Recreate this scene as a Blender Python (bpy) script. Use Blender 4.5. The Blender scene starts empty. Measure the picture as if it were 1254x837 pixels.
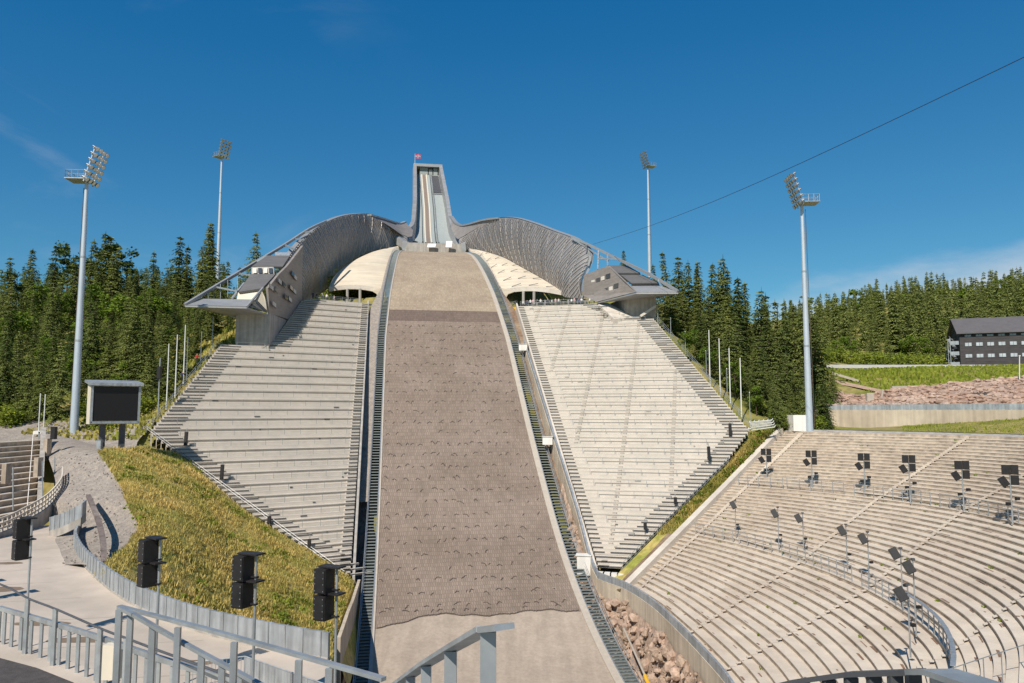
import bpy, bmesh, math, random
import numpy as np
from mathutils import Vector, Matrix, noise as mnoise
random.seed(7); rng = np.random.default_rng(7)
R = math.radians
scene = bpy.context.scene
col = scene.collection

# ------------------------------------------------------------------ camera
FPX, PITCH = 932.9, 5.20
cam = bpy.data.cameras.new('camera'); camo = bpy.data.objects.new('camera', cam); col.objects.link(camo)
cam.sensor_width = 36; cam.lens = FPX/1254*36; cam.clip_start = .2; cam.clip_end = 8000
camo.location = (0, 0, 0); camo.rotation_euler = (R(90+PITCH), 0, 0)
scene.camera = camo
cp, sp = math.cos(R(PITCH)), math.sin(R(PITCH))

def ray(px, py):
    x = (px-627)/FPX; y = (418.5-py)/FPX
    return Vector((x, cp-y*sp, sp+y*cp))
def at(px, py, Y):                       # surveyed point: bearing of a feature and its distance
    r = ray(px, py); return r*(Y/r.y)
def atz(px, py, z):
    r = ray(px, py); return r*(z/r.z)
def ats(L): return [at(*p) for p in L]

# ------------------------------------------------------------------ hill frame (n down the hill, t to the right)
AX = 0.1536
hv = Vector((AX, -1, 0)).normalized(); hr = Vector((-hv.y, hv.x, 0))
T0 = Vector((-24.58, 231.04, 0)); Z0 = 51.46
nK, hK = 103.8, 59.7
bP, bK, bL = R(35.7), R(33.2), R(30.8); rL = 350.
xP = nK-rL*(math.sin(bP)-math.sin(bK)); zP = hK-rL*(math.cos(bK)-math.cos(bP))
xL = nK+rL*(math.sin(bK)-math.sin(bL)); zL = hK+rL*(math.cos(bL)-math.cos(bK))
def hill_z(n):
    if n < 0: n = 0
    if n < xP:
        t = n/xP; m0 = math.tan(R(7))*xP; m1 = math.tan(bP)*xP
        d = (2*t**3-3*t**2+1)*3+(t**3-2*t**2+t)*m0+(-2*t**3+3*t**2)*zP+(t**3-t**2)*m1
    elif n < xL:
        s = math.sin(bP)-(n-xP)/rL; d = zP+rL*(math.sqrt(1-s*s)-math.cos(bP))
    else:
        s = math.sin(bL)-(n-xL)/100.
        d = zL+100*(1-math.cos(bL)) if s < 0 else zL+100*(math.sqrt(1-s*s)-math.cos(bL))
    return Z0-d
def hw(n, t, z):
    p = T0+hv*n+hr*t; return Vector((p.x, p.y, z))
def hn(p):
    d = Vector((p[0]-T0.x, p[1]-T0.y, 0)); return d.dot(hv), d.dot(hr)
def lerp(a, b, t): return a+(b-a)*t
def interp(x, xs, ys): return float(np.interp(x, xs, ys))

# ------------------------------------------------------------------ mesh builder
class MB:
    def __init__(s): s.v = []; s.f = []; s.m = []; s.sm = False
    def add(s, vs, fs, mi=0):
        o = len(s.v); s.v += [tuple(v) for v in vs]; s.f += [tuple(i+o for i in f) for f in fs]; s.m += [mi]*len(fs); return s
    def quad(s, a, b, c, d, mi=0): return s.add([a, b, c, d], [(0, 1, 2, 3)], mi)
    def poly(s, pts, mi=0): return s.add(pts, [tuple(range(len(pts)))], mi)
    def hexa(s, p, mi=0):                # p: bottom 4, top 4
        return s.add(p, [(3, 2, 1, 0), (4, 5, 6, 7), (0, 1, 5, 4), (1, 2, 6, 5), (2, 3, 7, 6), (3, 0, 4, 7)], mi)
    def box(s, c, size, rz=0, mi=0, M=None):
        sx, sy, sz = size[0]/2, size[1]/2, size[2]/2; c = Vector(c); rm = M or Matrix.Rotation(rz, 3, 'Z')
        P = [c+rm@Vector((x*sx, y*sy, z*sz)) for z in (-1, 1) for x, y in ((-1, -1), (1, -1), (1, 1), (-1, 1))]
        return s.hexa(P, mi)
    def bar(s, a, b, w, h=None, mi=0):   # rectangular bar between two points
        a = Vector(a); b = Vector(b); h = h or w; d = (b-a)
        if d.length < 1e-6: return s
        d.normalize(); up = Vector((0, 0, 1)) if abs(d.z) < .98 else Vector((0, 1, 0))
        x = d.cross(up).normalized()*(w/2); y = x.cross(d).normalized()*(h/2)
        return s.hexa([a-x-y, a+x-y, b+x-y, b-x-y, a-x+y, a+x+y, b+x+y, b-x+y], mi)
    def tube(s, a, b, r0, r1=None, n=8, mi=0, caps=True):
        a = Vector(a); b = Vector(b); r1 = r0 if r1 is None else r1; d = (b-a).normalized()
        up = Vector((0, 0, 1)) if abs(d.z) < .98 else Vector((0, 1, 0))
        x = d.cross(up).normalized(); y = x.cross(d)
        vs = []
        for i in range(n):
            q = 2*math.pi*i/n; e = x*math.cos(q)+y*math.sin(q); vs += [a+e*r0, b+e*r1]
        fs = [(2*i, 2*i+1, (2*i+3) % (2*n), (2*i+2) % (2*n)) for i in range(n)]
        if caps: fs += [tuple(2*i for i in range(n)), tuple(2*i+1 for i in range(n))[::-1]]
        return s.add(vs, fs, mi)
    def path(s, pts, r, n=6, mi=0):
        for a, b in zip(pts[:-1], pts[1:]): s.tube(a, b, r, r, n, mi)
        return s
    def grid(s, rows, mi=0):             # rows of points
        nu = len(rows[0]); vs = [p for r_ in rows for p in r_]
        fs = [(i*nu+j, i*nu+j+1, (i+1)*nu+j+1, (i+1)*nu+j) for i in range(len(rows)-1) for j in range(nu-1)]
        return s.add(vs, fs, mi)
    def slab(s, pts, d, mi=0):           # polygon given thickness along vector d
        pts = [Vector(p) for p in pts]; d = Vector(d); n = len(pts)
        return s.add(pts+[p+d for p in pts], [tuple(range(n))[::-1], tuple(range(n, 2*n))]+[(i, (i+1) % n, n+(i+1) % n, n+i) for i in range(n)], mi)
    def stone(s, c, size, mi=0, flat=1.0):
        c = Vector(c); rm = Matrix.Rotation(random.random()*6.3, 3, Vector((random.gauss(0, 1), random.gauss(0, 1), random.gauss(0, 1))))
        sx, sy, sz = [size*random.uniform(.6, 1.25) for _ in range(3)]
        vs = [c+rm@Vector((v[0]*sx, v[1]*sy, v[2]*sz))*random.uniform(.75, 1.15) for v in ICO_V]
        if flat != 1.0: vs = [Vector((c.x+(q.x-c.x)*1.25, c.y+(q.y-c.y), c.z+(q.z-c.z)*flat)) for q in vs]
        return s.add(vs, ICO_F, mi)
    def build(s, name, mat, parent=None, smooth=False, recalc=True, uv=None):
        me = bpy.data.meshes.new(name)
        off = wloc(parent)
        vs = np.array(s.v, dtype=float)-np.array(off)
        me.from_pydata(vs.tolist(), [], s.f)
        for m_ in (mat if isinstance(mat, (list, tuple)) else [mat]): me.materials.append(m_)
        if any(s.m): me.polygons.foreach_set('material_index', s.m)
        if smooth: me.polygons.foreach_set('use_smooth', [True]*len(me.polygons))
        if recalc and len(s.f) < 60000:
            b = bmesh.new(); b.from_mesh(me); bmesh.ops.recalc_face_normals(b, faces=b.faces); b.to_mesh(me); b.free()
        o = bpy.data.objects.new(name, me); col.objects.link(o)
        if parent: o.parent = parent
        return o
ICO_V, ICO_F = [], []
_b = bmesh.new(); bmesh.ops.create_icosphere(_b, subdivisions=1, radius=1)
ICO_V = [tuple(v.co) for v in _b.verts]; ICO_F = [tuple(v.index for v in f.verts) for f in _b.faces]; _b.free()

def wloc(o):
    p = Vector((0, 0, 0))
    while o is not None: p = p+o.location; o = o.parent
    return p
def tag(o, label=None, cat=None, group=None, kind=None):
    if label: o['label'] = label
    if cat: o['category'] = cat
    if group: o['group'] = group
    if kind: o['kind'] = kind
    return o
def thing(name, loc, label, cat, group=None, rz=0):
    o = bpy.data.objects.new(name, None); col.objects.link(o); o.empty_display_size = .5
    o.location = loc; o.rotation_euler = (0, 0, rz); return tag(o, label, cat, group)
def copy_tree(o, parent=None):
    c = o.copy(); col.objects.link(c); c.parent = parent
    for ch in list(KIDS.get(o.name, [])) or [x for x in bpy.data.objects if x.parent == o]: copy_tree(ch, c)
    return c
KIDS = {}
def struct(o): o['kind'] = 'structure'; return o
def stuff(o, label=None, cat=None): return tag(o, label, cat, None, 'stuff')

# ------------------------------------------------------------------ materials
def mat(name, base, rough=.8, metal=0., var=.12, scale=1., detail=6, bump=0., bscale=None, base2=None, streak=None, spec=.3):
    """Principled with object-space noise variation; base2 = second colour mixed by large blotches; streak = (sx,sy,sz,strength)"""
    m = bpy.data.materials.new(name); m.use_nodes = True; nt = m.node_tree; N = nt.nodes; L = nt.links
    bs = N['Principled BSDF']; bs.inputs['Roughness'].default_value = rough; bs.inputs['Metallic'].default_value = metal
    bs.inputs['Specular IOR Level'].default_value = spec
    tc = N.new('ShaderNodeTexCoord'); geo = N.new('ShaderNodeNewGeometry')
    n1 = N.new('ShaderNodeTexNoise'); n1.inputs['Scale'].default_value = scale; n1.inputs['Detail'].default_value = detail; n1.inputs['Roughness'].default_value = .65
    L.new(geo.outputs['Position'], n1.inputs['Vector'])
    mr = N.new('ShaderNodeMapRange'); mr.inputs['From Min'].default_value = .3; mr.inputs['From Max'].default_value = .7
    mr.inputs['To Min'].default_value = 1-var; mr.inputs['To Max'].default_value = 1+var
    L.new(n1.outputs['Fac'], mr.inputs['Value'])
    mul = N.new('ShaderNodeMixRGB'); mul.blend_type = 'MULTIPLY'; mul.inputs['Fac'].default_value = 1
    L.new(mr.outputs['Result'], mul.inputs['Color2'])
    if base2:
        n2 = N.new('ShaderNodeTexNoise'); n2.inputs['Scale'].default_value = scale*.23; n2.inputs['Detail'].default_value = 5
        L.new(geo.outputs['Position'], n2.inputs['Vector'])
        cr = N.new('ShaderNodeMapRange'); cr.inputs['From Min'].default_value = .42; cr.inputs['From Max'].default_value = .6; L.new(n2.outputs['Fac'], cr.inputs['Value'])
        mx = N.new('ShaderNodeMixRGB'); mx.inputs['Color1'].default_value = (*base, 1); mx.inputs['Color2'].default_value = (*base2, 1)
        L.new(cr.outputs['Result'], mx.inputs['Fac']); src = mx.outputs['Color']
    else:
        rgb = N.new('ShaderNodeRGB'); rgb.outputs[0].default_value = (*base, 1); src = rgb.outputs[0]
    if streak:
        mp = N.new('ShaderNodeMapping'); mp.inputs['Scale'].default_value = streak[:3]; L.new(geo.outputs['Position'], mp.inputs['Vector'])
        n3 = N.new('ShaderNodeTexNoise'); n3.inputs['Scale'].default_value = 1; n3.inputs['Detail'].default_value = 4; L.new(mp.outputs['Vector'], n3.inputs['Vector'])
        m3 = N.new('ShaderNodeMapRange'); m3.inputs['From Min'].default_value = .35; m3.inputs['From Max'].default_value = .65
        m3.inputs['To Min'].default_value = 1-streak[3]; m3.inputs['To Max'].default_value = 1+streak[3]*.5; L.new(n3.outputs['Fac'], m3.inputs['Value'])
        mm = N.new('ShaderNodeMixRGB'); mm.blend_type = 'MULTIPLY'; mm.inputs['Fac'].default_value = 1; L.new(src, mm.inputs['Color1']); L.new(m3.outputs['Result'], mm.inputs['Color2']); src = mm.outputs['Color']
    L.new(src, mul.inputs['Color1']); L.new(mul.outputs['Color'], bs.inputs['Base Color'])
    if bump:
        bn = N.new('ShaderNodeTexNoise'); bn.inputs['Scale'].default_value = bscale or scale*4; bn.inputs['Detail'].default_value = 6
        L.new(geo.outputs['Position'], bn.inputs['Vector'])
        bp = N.new('ShaderNodeBump'); bp.inputs['Strength'].default_value = bump; bp.inputs['Distance'].default_value = .1
        L.new(bn.outputs['Fac'], bp.inputs['Height']); L.new(bp.outputs['Normal'], bs.inputs['Normal'])
    return m
def leafmat(name, c1, c2, trans=.25, rnd=.3, ns=.35):
    m = bpy.data.materials.new(name); m.use_nodes = True; nt = m.node_tree; N = nt.nodes; L = nt.links
    out = N['Material Output']; N.remove(N['Principled BSDF'])
    geo = N.new('ShaderNodeNewGeometry'); oi = N.new('ShaderNodeObjectInfo')
    n1 = N.new('ShaderNodeTexNoise'); n1.inputs['Scale'].default_value = ns; n1.inputs['Detail'].default_value = 4; L.new(geo.outputs['Position'], n1.inputs['Vector'])
    ad = N.new('ShaderNodeMath'); ad.operation = 'MULTIPLY_ADD'; ad.inputs[1].default_value = .55; L.new(oi.outputs['Random'], ad.inputs[0]); 
    sb = N.new('ShaderNodeMath'); sb.operation = 'MULTIPLY_ADD'; sb.inputs[1].default_value = 1.6; sb.inputs[2].default_value = -.55; L.new(n1.outputs['Fac'], sb.inputs[0]); L.new(sb.outputs[0], ad.inputs[2])
    ad.use_clamp = True
    mx = N.new('ShaderNodeMixRGB'); mx.inputs['Color1'].default_value = (*c1, 1); mx.inputs['Color2'].default_value = (*c2, 1); L.new(ad.outputs[0], mx.inputs['Fac'])
    is_ = N.new('ShaderNodeMapRange'); is_.inputs['To Min'].default_value = 1-rnd; is_.inputs['To Max'].default_value = 1+rnd; L.new(geo.outputs['Random Per Island'], is_.inputs['Value'])
    mu = N.new('ShaderNodeMixRGB'); mu.blend_type = 'MULTIPLY'; mu.inputs['Fac'].default_value = 1; L.new(mx.outputs['Color'], mu.inputs['Color1']); L.new(is_.outputs['Result'], mu.inputs['Color2'])
    d = N.new('ShaderNodeBsdfDiffuse'); t = N.new('ShaderNodeBsdfTranslucent'); s = N.new('ShaderNodeMixShader'); s.inputs[0].default_value = trans
    L.new(mu.outputs['Color'], d.inputs['Color']); L.new(mu.outputs['Color'], t.inputs['Color']); L.new(d.outputs[0], s.inputs[1]); L.new(t.outputs[0], s.inputs[2]); L.new(s.outputs[0], out.inputs['Surface'])
    return m
M = {}
M['concrete'] = mat('pale_concrete', (.50, .44, .37), .85, var=.12, scale=.7, base2=(.57, .51, .43), bump=.15, bscale=6)
M['tread'] = mat('terrace_concrete', (.50, .45, .385), .85, var=.07, scale=.9, base2=(.53, .475, .405), bump=.15, bscale=8)
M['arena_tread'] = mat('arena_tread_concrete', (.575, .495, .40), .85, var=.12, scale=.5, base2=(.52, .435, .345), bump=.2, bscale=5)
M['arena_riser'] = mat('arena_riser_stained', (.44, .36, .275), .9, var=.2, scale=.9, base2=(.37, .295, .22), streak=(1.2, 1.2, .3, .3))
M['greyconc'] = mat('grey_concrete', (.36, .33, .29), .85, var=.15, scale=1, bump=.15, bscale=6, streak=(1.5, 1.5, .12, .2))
M['wallconc'] = mat('warm_wall_concrete', (.50, .42, .32), .85, var=.1, scale=.6, base2=(.44, .36, .27), streak=(1.4, 1.4, .1, .18))
M['whiteconc'] = mat('white_concrete', (.70, .66, .60), .8, var=.06, scale=.8, streak=(1.2, 1.2, .1, .12))
M['pave'] = mat('walkway_concrete', (.50, .42, .345), .85, var=.09, scale=.5, base2=(.44, .37, .30), bump=.1, bscale=5)
M['asphalt'] = mat('asphalt', (.075, .065, .062), .9, var=.25, scale=3, bump=.3, bscale=20)
M['gravel'] = mat('grey_gravel', (.25, .215, .185), .95, var=.35, scale=5.0, base2=(.31, .265, .22), bump=.5, bscale=7)
M['outrun'] = mat('outrun_gravel', (.37, .30, .235), .95, var=.12, scale=2.5, base2=(.34, .275, .215), bump=.35, bscale=9, streak=(.9, .08, .5, .1))
M['soil'] = mat('brown_soil', (.20, .13, .085), .95, var=.35, scale=1.5, base2=(.26, .19, .13), bump=.5)
M['galv'] = mat('galvanised_steel', (.40, .42, .425), .45, .55, var=.15, scale=2.5, streak=(3, 3, .5, .15))
M['sheet'] = mat('galvanised_sheet', (.36, .38, .39), .5, .45, var=.14, scale=1.2, base2=(.43, .45, .46), streak=(2.5, 2.5, .25, .25))
M['pole'] = mat('mast_steel', (.46, .51, .55), .5, .35, var=.06, scale=.5)
M['whitepole'] = mat('white_pole_paint', (.62, .62, .58), .5, var=.05)
M['dark'] = mat('black_cabinet', (.022, .02, .02), .45, var=.25, scale=3)
M['darkgrey'] = mat('dark_grey_steel', (.10, .10, .105), .5, .3, var=.2, scale=2)
M['stair'] = mat('green_steel_stair', (.11, .13, .125), .6, .3, var=.25, scale=2)
M['stairlight'] = mat('stair_nosing', (.24, .26, .25), .6, .3, var=.15, scale=2)
M['steelskin'] = mat('warm_steel_panel', (.30, .265, .235), .5, .25, var=.08, scale=.8, streak=(.35, .35, 2.5, .12))
M['roof'] = mat('tower_roof_sheet', (.17, .16, .15), .5, .3, var=.08, scale=.6, streak=(.2, 1.5, .2, .1))
M['chord'] = mat('chord_steel', (.34, .34, .335), .45, .4, var=.08, scale=.6)
M['strut'] = mat('truss_strut', (.50, .45, .40), .45, .35, var=.15, scale=1)
M['inrunwall'] = mat('inrun_wall_steel', (.36, .355, .345), .45, .35, var=.08, scale=.6, streak=(.15, .15, .8, .12))
M['inrun'] = mat('inrun_floor', (.30, .325, .315), .7, var=.06, scale=.8)
M['track'] = mat('inrun_track', (.22, .165, .13), .7, var=.15, scale=2)
M['white'] = mat('white_panel', (.75, .74, .70), .5, var=.03)
M['cream'] = mat('cream_panel', (.62, .55, .44), .6, var=.05)
M['glass'] = mat('window_glass', (.05, .06, .07), .08, .0, var=.2, scale=.6, spec=.7)
M['winlit'] = mat('pale_blind', (.62, .58, .50), .6, var=.08, scale=1)
M['screen'] = mat('screen_black', (.014, .013, .014), .35, var=.1, scale=5)
M['bark'] = mat('bark', (.10, .07, .05), .95, var=.4, scale=4)
M['bankrock'] = mat('bank_rock', (.34, .225, .165), .9, var=.4, scale=.8, base2=(.40, .29, .225), bump=.6, bscale=4)
M['rock'] = mat('pink_rock', (.40, .285, .215), .9, var=.45, scale=1.4, base2=(.33, .24, .175), bump=.8, bscale=4)
M['darkrock'] = mat('grey_rock', (.16, .125, .11), .9, var=.4, scale=1.2, base2=(.22, .18, .155), bump=.7, bscale=4)
M['blackwall'] = mat('dark_timber_wall', (.058, .052, .052), .7, var=.2, scale=.8, streak=(.3, .3, 5, .25))
M['darkroof'] = mat('slate_grey_roof', (.115, .105, .105), .6, var=.1, scale=.5)
M['red'] = mat('red_cloth', (.50, .03, .035), .8, var=.1)
M['blue'] = mat('flag_blue', (.02, .03, .16), .8, var=.1)
M['yellow'] = mat('sign_yellow', (.75, .42, .03), .5, var=.06)
M['kerb'] = mat('kerb_pale', (.42, .365, .30), .8, var=.1, scale=1.5)
M['lampbody'] = mat('lamp_housing', (.20, .20, .20), .4, .5, var=.15)
M['lamp'] = mat('lamp_reflector', (.75, .76, .76), .2, .5, var=.05)
M['road'] = mat('road_barrier_pale', (.48, .46, .43), .8, var=.1, scale=.4)
M['path'] = mat('dirt_path', (.36, .25, .18), .95, var=.2, scale=1)
M['spruce'] = leafmat('spruce_needles', (.046, .075, .022), (.225, .245, .070), .28, .45)
M['pine'] = leafmat('pine_needles', (.035, .062, .020), (.085, .120, .036), .15, .35)
M['birch'] = leafmat('birch_leaves', (.08, .14, .018), (.19, .25, .04), .3, .3)
M['bush'] = leafmat('bush_leaves', (.11, .16, .02), (.28, .31, .05), .3, .3)
M['drygrass'] = leafmat('mixed_tall_grass', (.22, .27, .035), (.74, .55, .21), .45, .4, .16)
M['greengrass'] = leafmat('green_grass', (.18, .25, .03), (.44, .44, .08), .45, .3)

def ground_mat():
    m = mat('meadow_ground', (.15, .155, .03), .95, var=.3, scale=.8, base2=(.27, .22, .075), bump=.5, bscale=3); return m
M['ground'] = ground_mat()
M['slope'] = mat('grass_slope_soil', (.25, .25, .05), .95, var=.35, scale=1.1, base2=(.46, .35, .12), bump=.6, bscale=3)

def skin_mat():                          # woven steel mesh cladding, partly see-through
    m = mat('steel_mesh_cladding', (.30, .275, .26), .5, .25, var=.12, scale=.5, streak=(.5, .5, .06, .25))
    nt = m.node_tree; N = nt.nodes; L = nt.links; out = N['Material Output']; bs = N['Principled BSDF']
    t = N.new('ShaderNodeBsdfTransparent'); s = N.new('ShaderNodeMixShader'); s.inputs[0].default_value = .26
    L.new(bs.outputs[0], s.inputs[1]); L.new(t.outputs[0], s.inputs[2]); L.new(s.outputs[0], out.inputs['Surface']); return m
M['meshskin'] = skin_mat()

def mat_mat(name, c, c2):                # plastic mat: rows of little tufts, uses UV in metres (t, n)
    m = mat(name, c, .85, var=.10, scale=.5, base2=c2)
    nt = m.node_tree; N = nt.nodes; L = nt.links; bs = N['Principled BSDF']
    uv = N.new('ShaderNodeUVMap'); uv.uv_map = 'metres'
    br = N.new('ShaderNodeTexBrick'); br.inputs['Scale'].default_value = 1; br.inputs['Brick Width'].default_value = .30; br.inputs['Row Height'].default_value = .8
    br.inputs['Mortar Size'].default_value = .05; br.inputs['Mortar Smooth'].default_value = .5; br.offset = .5
    br.inputs['Color1'].default_value = (1.12, 1.12, 1.12, 1); br.inputs['Color2'].default_value = (.86, .86, .86, 1); br.inputs['Mortar'].default_value = (.74, .72, .70, 1)
    # rows wander a little
    ns = N.new('ShaderNodeTexNoise'); ns.inputs['Scale'].default_value = .35; ns.inputs['Detail'].default_value = 4; L.new(uv.outputs['UV'], ns.inputs['Vector'])
    va = N.new('ShaderNodeVectorMath'); va.operation = 'MULTIPLY_ADD'; va.inputs[1].default_value = (.5, .9, 0); L.new(ns.outputs['Color'], va.inputs[0]); L.new(uv.outputs['UV'], va.inputs[2])
    L.new(va.outputs[0], br.inputs['Vector'])
    old = bs.inputs['Base Color'].links[0].from_socket
    mu = N.new('ShaderNodeMixRGB'); mu.blend_type = 'MULTIPLY'; mu.inputs['Fac'].default_value = 1
    L.new(old, mu.inputs['Color1']); L.new(br.outputs['Color'], mu.inputs['Color2']); L.new(mu.outputs['Color'], bs.inputs['Base Color'])
    bp = N.new('ShaderNodeBump'); bp.inputs['Strength'].default_value = .5; bp.inputs['Distance'].default_value = .08
    L.new(br.outputs['Color'], bp.inputs['Height']); L.new(bp.outputs['Normal'], bs.inputs['Normal'])
    return m
M['mat_up'] = mat_mat('mat_upper_beige', (.36, .285, .205), (.32, .25, .18))
M['mat_dark'] = mat_mat('mat_dark_band', (.17, .125, .098), (.15, .11, .088))
M['mat_low'] = mat_mat('mat_lower_brown', (.215, .165, .128), (.245, .19, .15))
M['net'] = mat('net_cord', (.10, .078, .066), .9, var=.2)

# ------------------------------------------------------------------ light and sky
SUN_AZ, SUN_EL = 66., 45.                # azimuth: degrees behind the camera's left
to_sun = Vector((-math.cos(R(SUN_AZ))*math.cos(R(SUN_EL)), -math.sin(R(SUN_AZ))*math.cos(R(SUN_EL)), math.sin(R(SUN_EL))))
sl = bpy.data.lights.new('sun', 'SUN'); sl.energy = 4.2; sl.angle = R(.5); sl.color = (1, .94, .85)
so = bpy.data.objects.new('sun', sl); col.objects.link(so); so.rotation_euler = to_sun.to_track_quat('Z', 'Y').to_euler()
w = bpy.data.worlds.new('World'); scene.world = w; w.use_nodes = True
nt = w.node_tree; N = nt.nodes; L = nt.links; bg = N['Background']
sky = N.new('ShaderNodeTexSky'); sky.sky_type = 'NISHITA'; sky.sun_disc = False; sky.sun_elevation = R(SUN_EL)
sky.sun_rotation = math.atan2(to_sun.x, to_sun.y); sky.air_density = 1.0; sky.dust_density = .3; sky.ozone_density = 3.0; sky.altitude = 300
tc = N.new('ShaderNodeTexCoord')
def skymap(scale):
    mp = N.new('ShaderNodeMapping'); mp.inputs['Scale'].default_value = scale; L.new(tc.outputs['Generated'], mp.inputs['Vector']); return mp
def math_(op, a, b=None, c=None, clamp=False):
    n = N.new('ShaderNodeMath'); n.operation = op; n.use_clamp = clamp
    for i, x in enumerate((a, b, c)):
        if x is None: continue
        if isinstance(x, (int, float)): n.inputs[i].default_value = x
        else: L.new(x, n.inputs[i])
    return n.outputs[0]
sepx = N.new('ShaderNodeSeparateXYZ'); L.new(tc.outputs['Generated'], sepx.inputs[0])
# bank of cloud low in the east of the view, thin wisps high on the left
def ramp(v, a, b):
    r_ = N.new('ShaderNodeMapRange'); r_.interpolation_type = 'SMOOTHSTEP'; r_.inputs['From Min'].default_value = a; r_.inputs['From Max'].default_value = b; L.new(v, r_.inputs['Value']); return r_.outputs[0]
cn = N.new('ShaderNodeTexNoise'); cn.inputs['Scale'].default_value = 1; cn.inputs['Detail'].default_value = 7; cn.inputs['Roughness'].default_value = .55
L.new(skymap((5, 5, 16)).outputs[0], cn.inputs['Vector'])
edge = math_('MULTIPLY_ADD', cn.outputs['Fac'], .10, math_('MULTIPLY_ADD', sepx.outputs['X'], .19, .020))     # top edge height rises to the right
low = ramp(math_('SUBTRACT', edge, sepx.outputs['Z']), -.02, .03)
bank = math_('MULTIPLY', low, ramp(sepx.outputs['X'], .28, .37), None, True)
wn_ = N.new('ShaderNodeTexNoise'); wn_.inputs['Scale'].default_value = 1; wn_.inputs['Detail'].default_value = 6; wn_.inputs['Roughness'].default_value = .6; wn_.inputs['Distortion'].default_value = .6
mpw = skymap((3.0, 3.0, 7.)); mpw.inputs['Rotation'].default_value = (0, R(25), 0); L.new(mpw.outputs[0], wn_.inputs['Vector'])
wisp = math_('MULTIPLY', ramp(wn_.outputs['Fac'], .50, .80), ramp(math_('MULTIPLY', sepx.outputs['X'], -1.), .08, .5))
cl = math_('MAXIMUM', math_('MULTIPLY', bank, .75), math_('MULTIPLY', wisp, .32), None, True)
hs = N.new('ShaderNodeHueSaturation'); hs.inputs['Saturation'].default_value = 1.12; hs.inputs['Value'].default_value = 1.0; L.new(sky.outputs[0], hs.inputs['Color'])
mxs = N.new('ShaderNodeMixRGB'); mxs.inputs['Color2'].default_value = (6.2, 6.4, 6.8, 1); L.new(cl, mxs.inputs['Fac'])
sep = N.new('ShaderNodeSeparateColor'); cmb = N.new('ShaderNodeCombineColor'); L.new(hs.outputs[0], sep.inputs[0])   # deep, clean mountain-air blue
for i, (a_, b_) in enumerate(((.514, -.266), (.722, .165), (.602, 1.42))): L.new(math_('MAXIMUM', math_('MULTIPLY_ADD', sep.outputs[i], a_, b_), .08), cmb.inputs[i])
L.new(cmb.outputs[0], mxs.inputs['Color1'])
L.new(mxs.outputs[0], bg.inputs['Color']); bg.inputs['Strength'].default_value = .08
scene.view_settings.view_transform = 'Standard'; scene.view_settings.look = 'None'; scene.view_settings.exposure = 0.42; scene.view_settings.gamma = 1
scene.cycles.max_bounces = 6; scene.cycles.transparent_max_bounces = 12

# ================================================================== TERRAIN
CTRL = [(-53.6, 113, -3.6), (-60, 115, -3.3), (-75, 112, -3.3), (-70, 125, 0), (-90, 120, -1), (-130, 120, 0), (-53, 127, 3.5), (-52, 141, 12), (-60, 141, 9), (-75, 145, 8),
        (-51, 165, 22), (-62, 165, 19), (-85, 165, 15), (-48, 190, 27), (-65, 190, 25), (-95, 190, 22), (-130, 180, 18), (-170, 190, 20), (-45, 215, 31), (-70, 220, 31), (-105, 225, 29), (-150, 230, 30),
        (-50, 260, 38), (-90, 270, 39), (-40, 300, 42), (0, 300, 42), (-20, 340, 44), (-110, 340, 46), (-200, 300, 40), (-10, 250, 36), (10, 260, 36), (-60, 420, 52),
        (40.5, 126, -3.8), (36, 140, 4.5), (31, 161, 17.5), (24, 185, 26), (40, 185, 20), (30, 215, 33), (55, 215, 25), (46, 150, 3), (60, 165, 3.5), (75, 150, .5), (60, 190, 12), (80, 185, 8.5), (55, 140, -2.5),
        (83, 200, 11.3), (134, 200, 11.6), (200, 200, 12), (60, 240, 27), (100, 160, 3.2), (140, 160, 4.2), (100, 178, 8.5), (140, 176, 9), (85, 145, 1), (130, 140, 1.5), (100, 125, -1), (150, 120, 0), (75, 125, -2),
        (110, 222, 13), (170, 222, 13.5), (100, 280, 24), (150, 290, 28), (220, 280, 34), (60, 300, 36), (80, 360, 36), (140, 380, 46), (220, 380, 56), (320, 380, 60), (160, 480, 50), (300, 480, 58), (60, 450, 44),
        (-200, 120, 0), (-300, 250, 25), (400, 250, 25), (-100, 80, -6), (-140, 60, -8), (-80, 95, -5), (-75, 60, -12), (90, 90, -3), (120, 60, -4), (80, 40, -5), (-60, 20, -13), (60, 10, -10), (0, -40, -10), (-100, -60, -10), (120, -60, -8), (-55, 85, -10.5)]
cpx = np.array(CTRL, float)
def _phi(r): return np.sqrt(r*r+14.**2)
_A = _phi(np.linalg.norm(cpx[:, None, :2]-cpx[None, :, :2], axis=2))
_n = len(cpx); _Am = np.zeros((_n+1, _n+1)); _Am[:_n, :_n] = _A; _Am[:_n, _n] = 1; _Am[_n, :_n] = 1
_w = np.linalg.solve(_Am, np.append(cpx[:, 2], 0))
def tz_raw(X, Y):
    X = np.atleast_1d(np.asarray(X, float)); Y = np.atleast_1d(np.asarray(Y, float))
    d = _phi(np.sqrt((X[:, None]-cpx[None, :, 0])**2+(Y[:, None]-cpx[None, :, 1])**2)); return d@_w[:_n]+_w[_n]
def tz(x, y): return float(tz_raw(x, y)[0])
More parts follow.
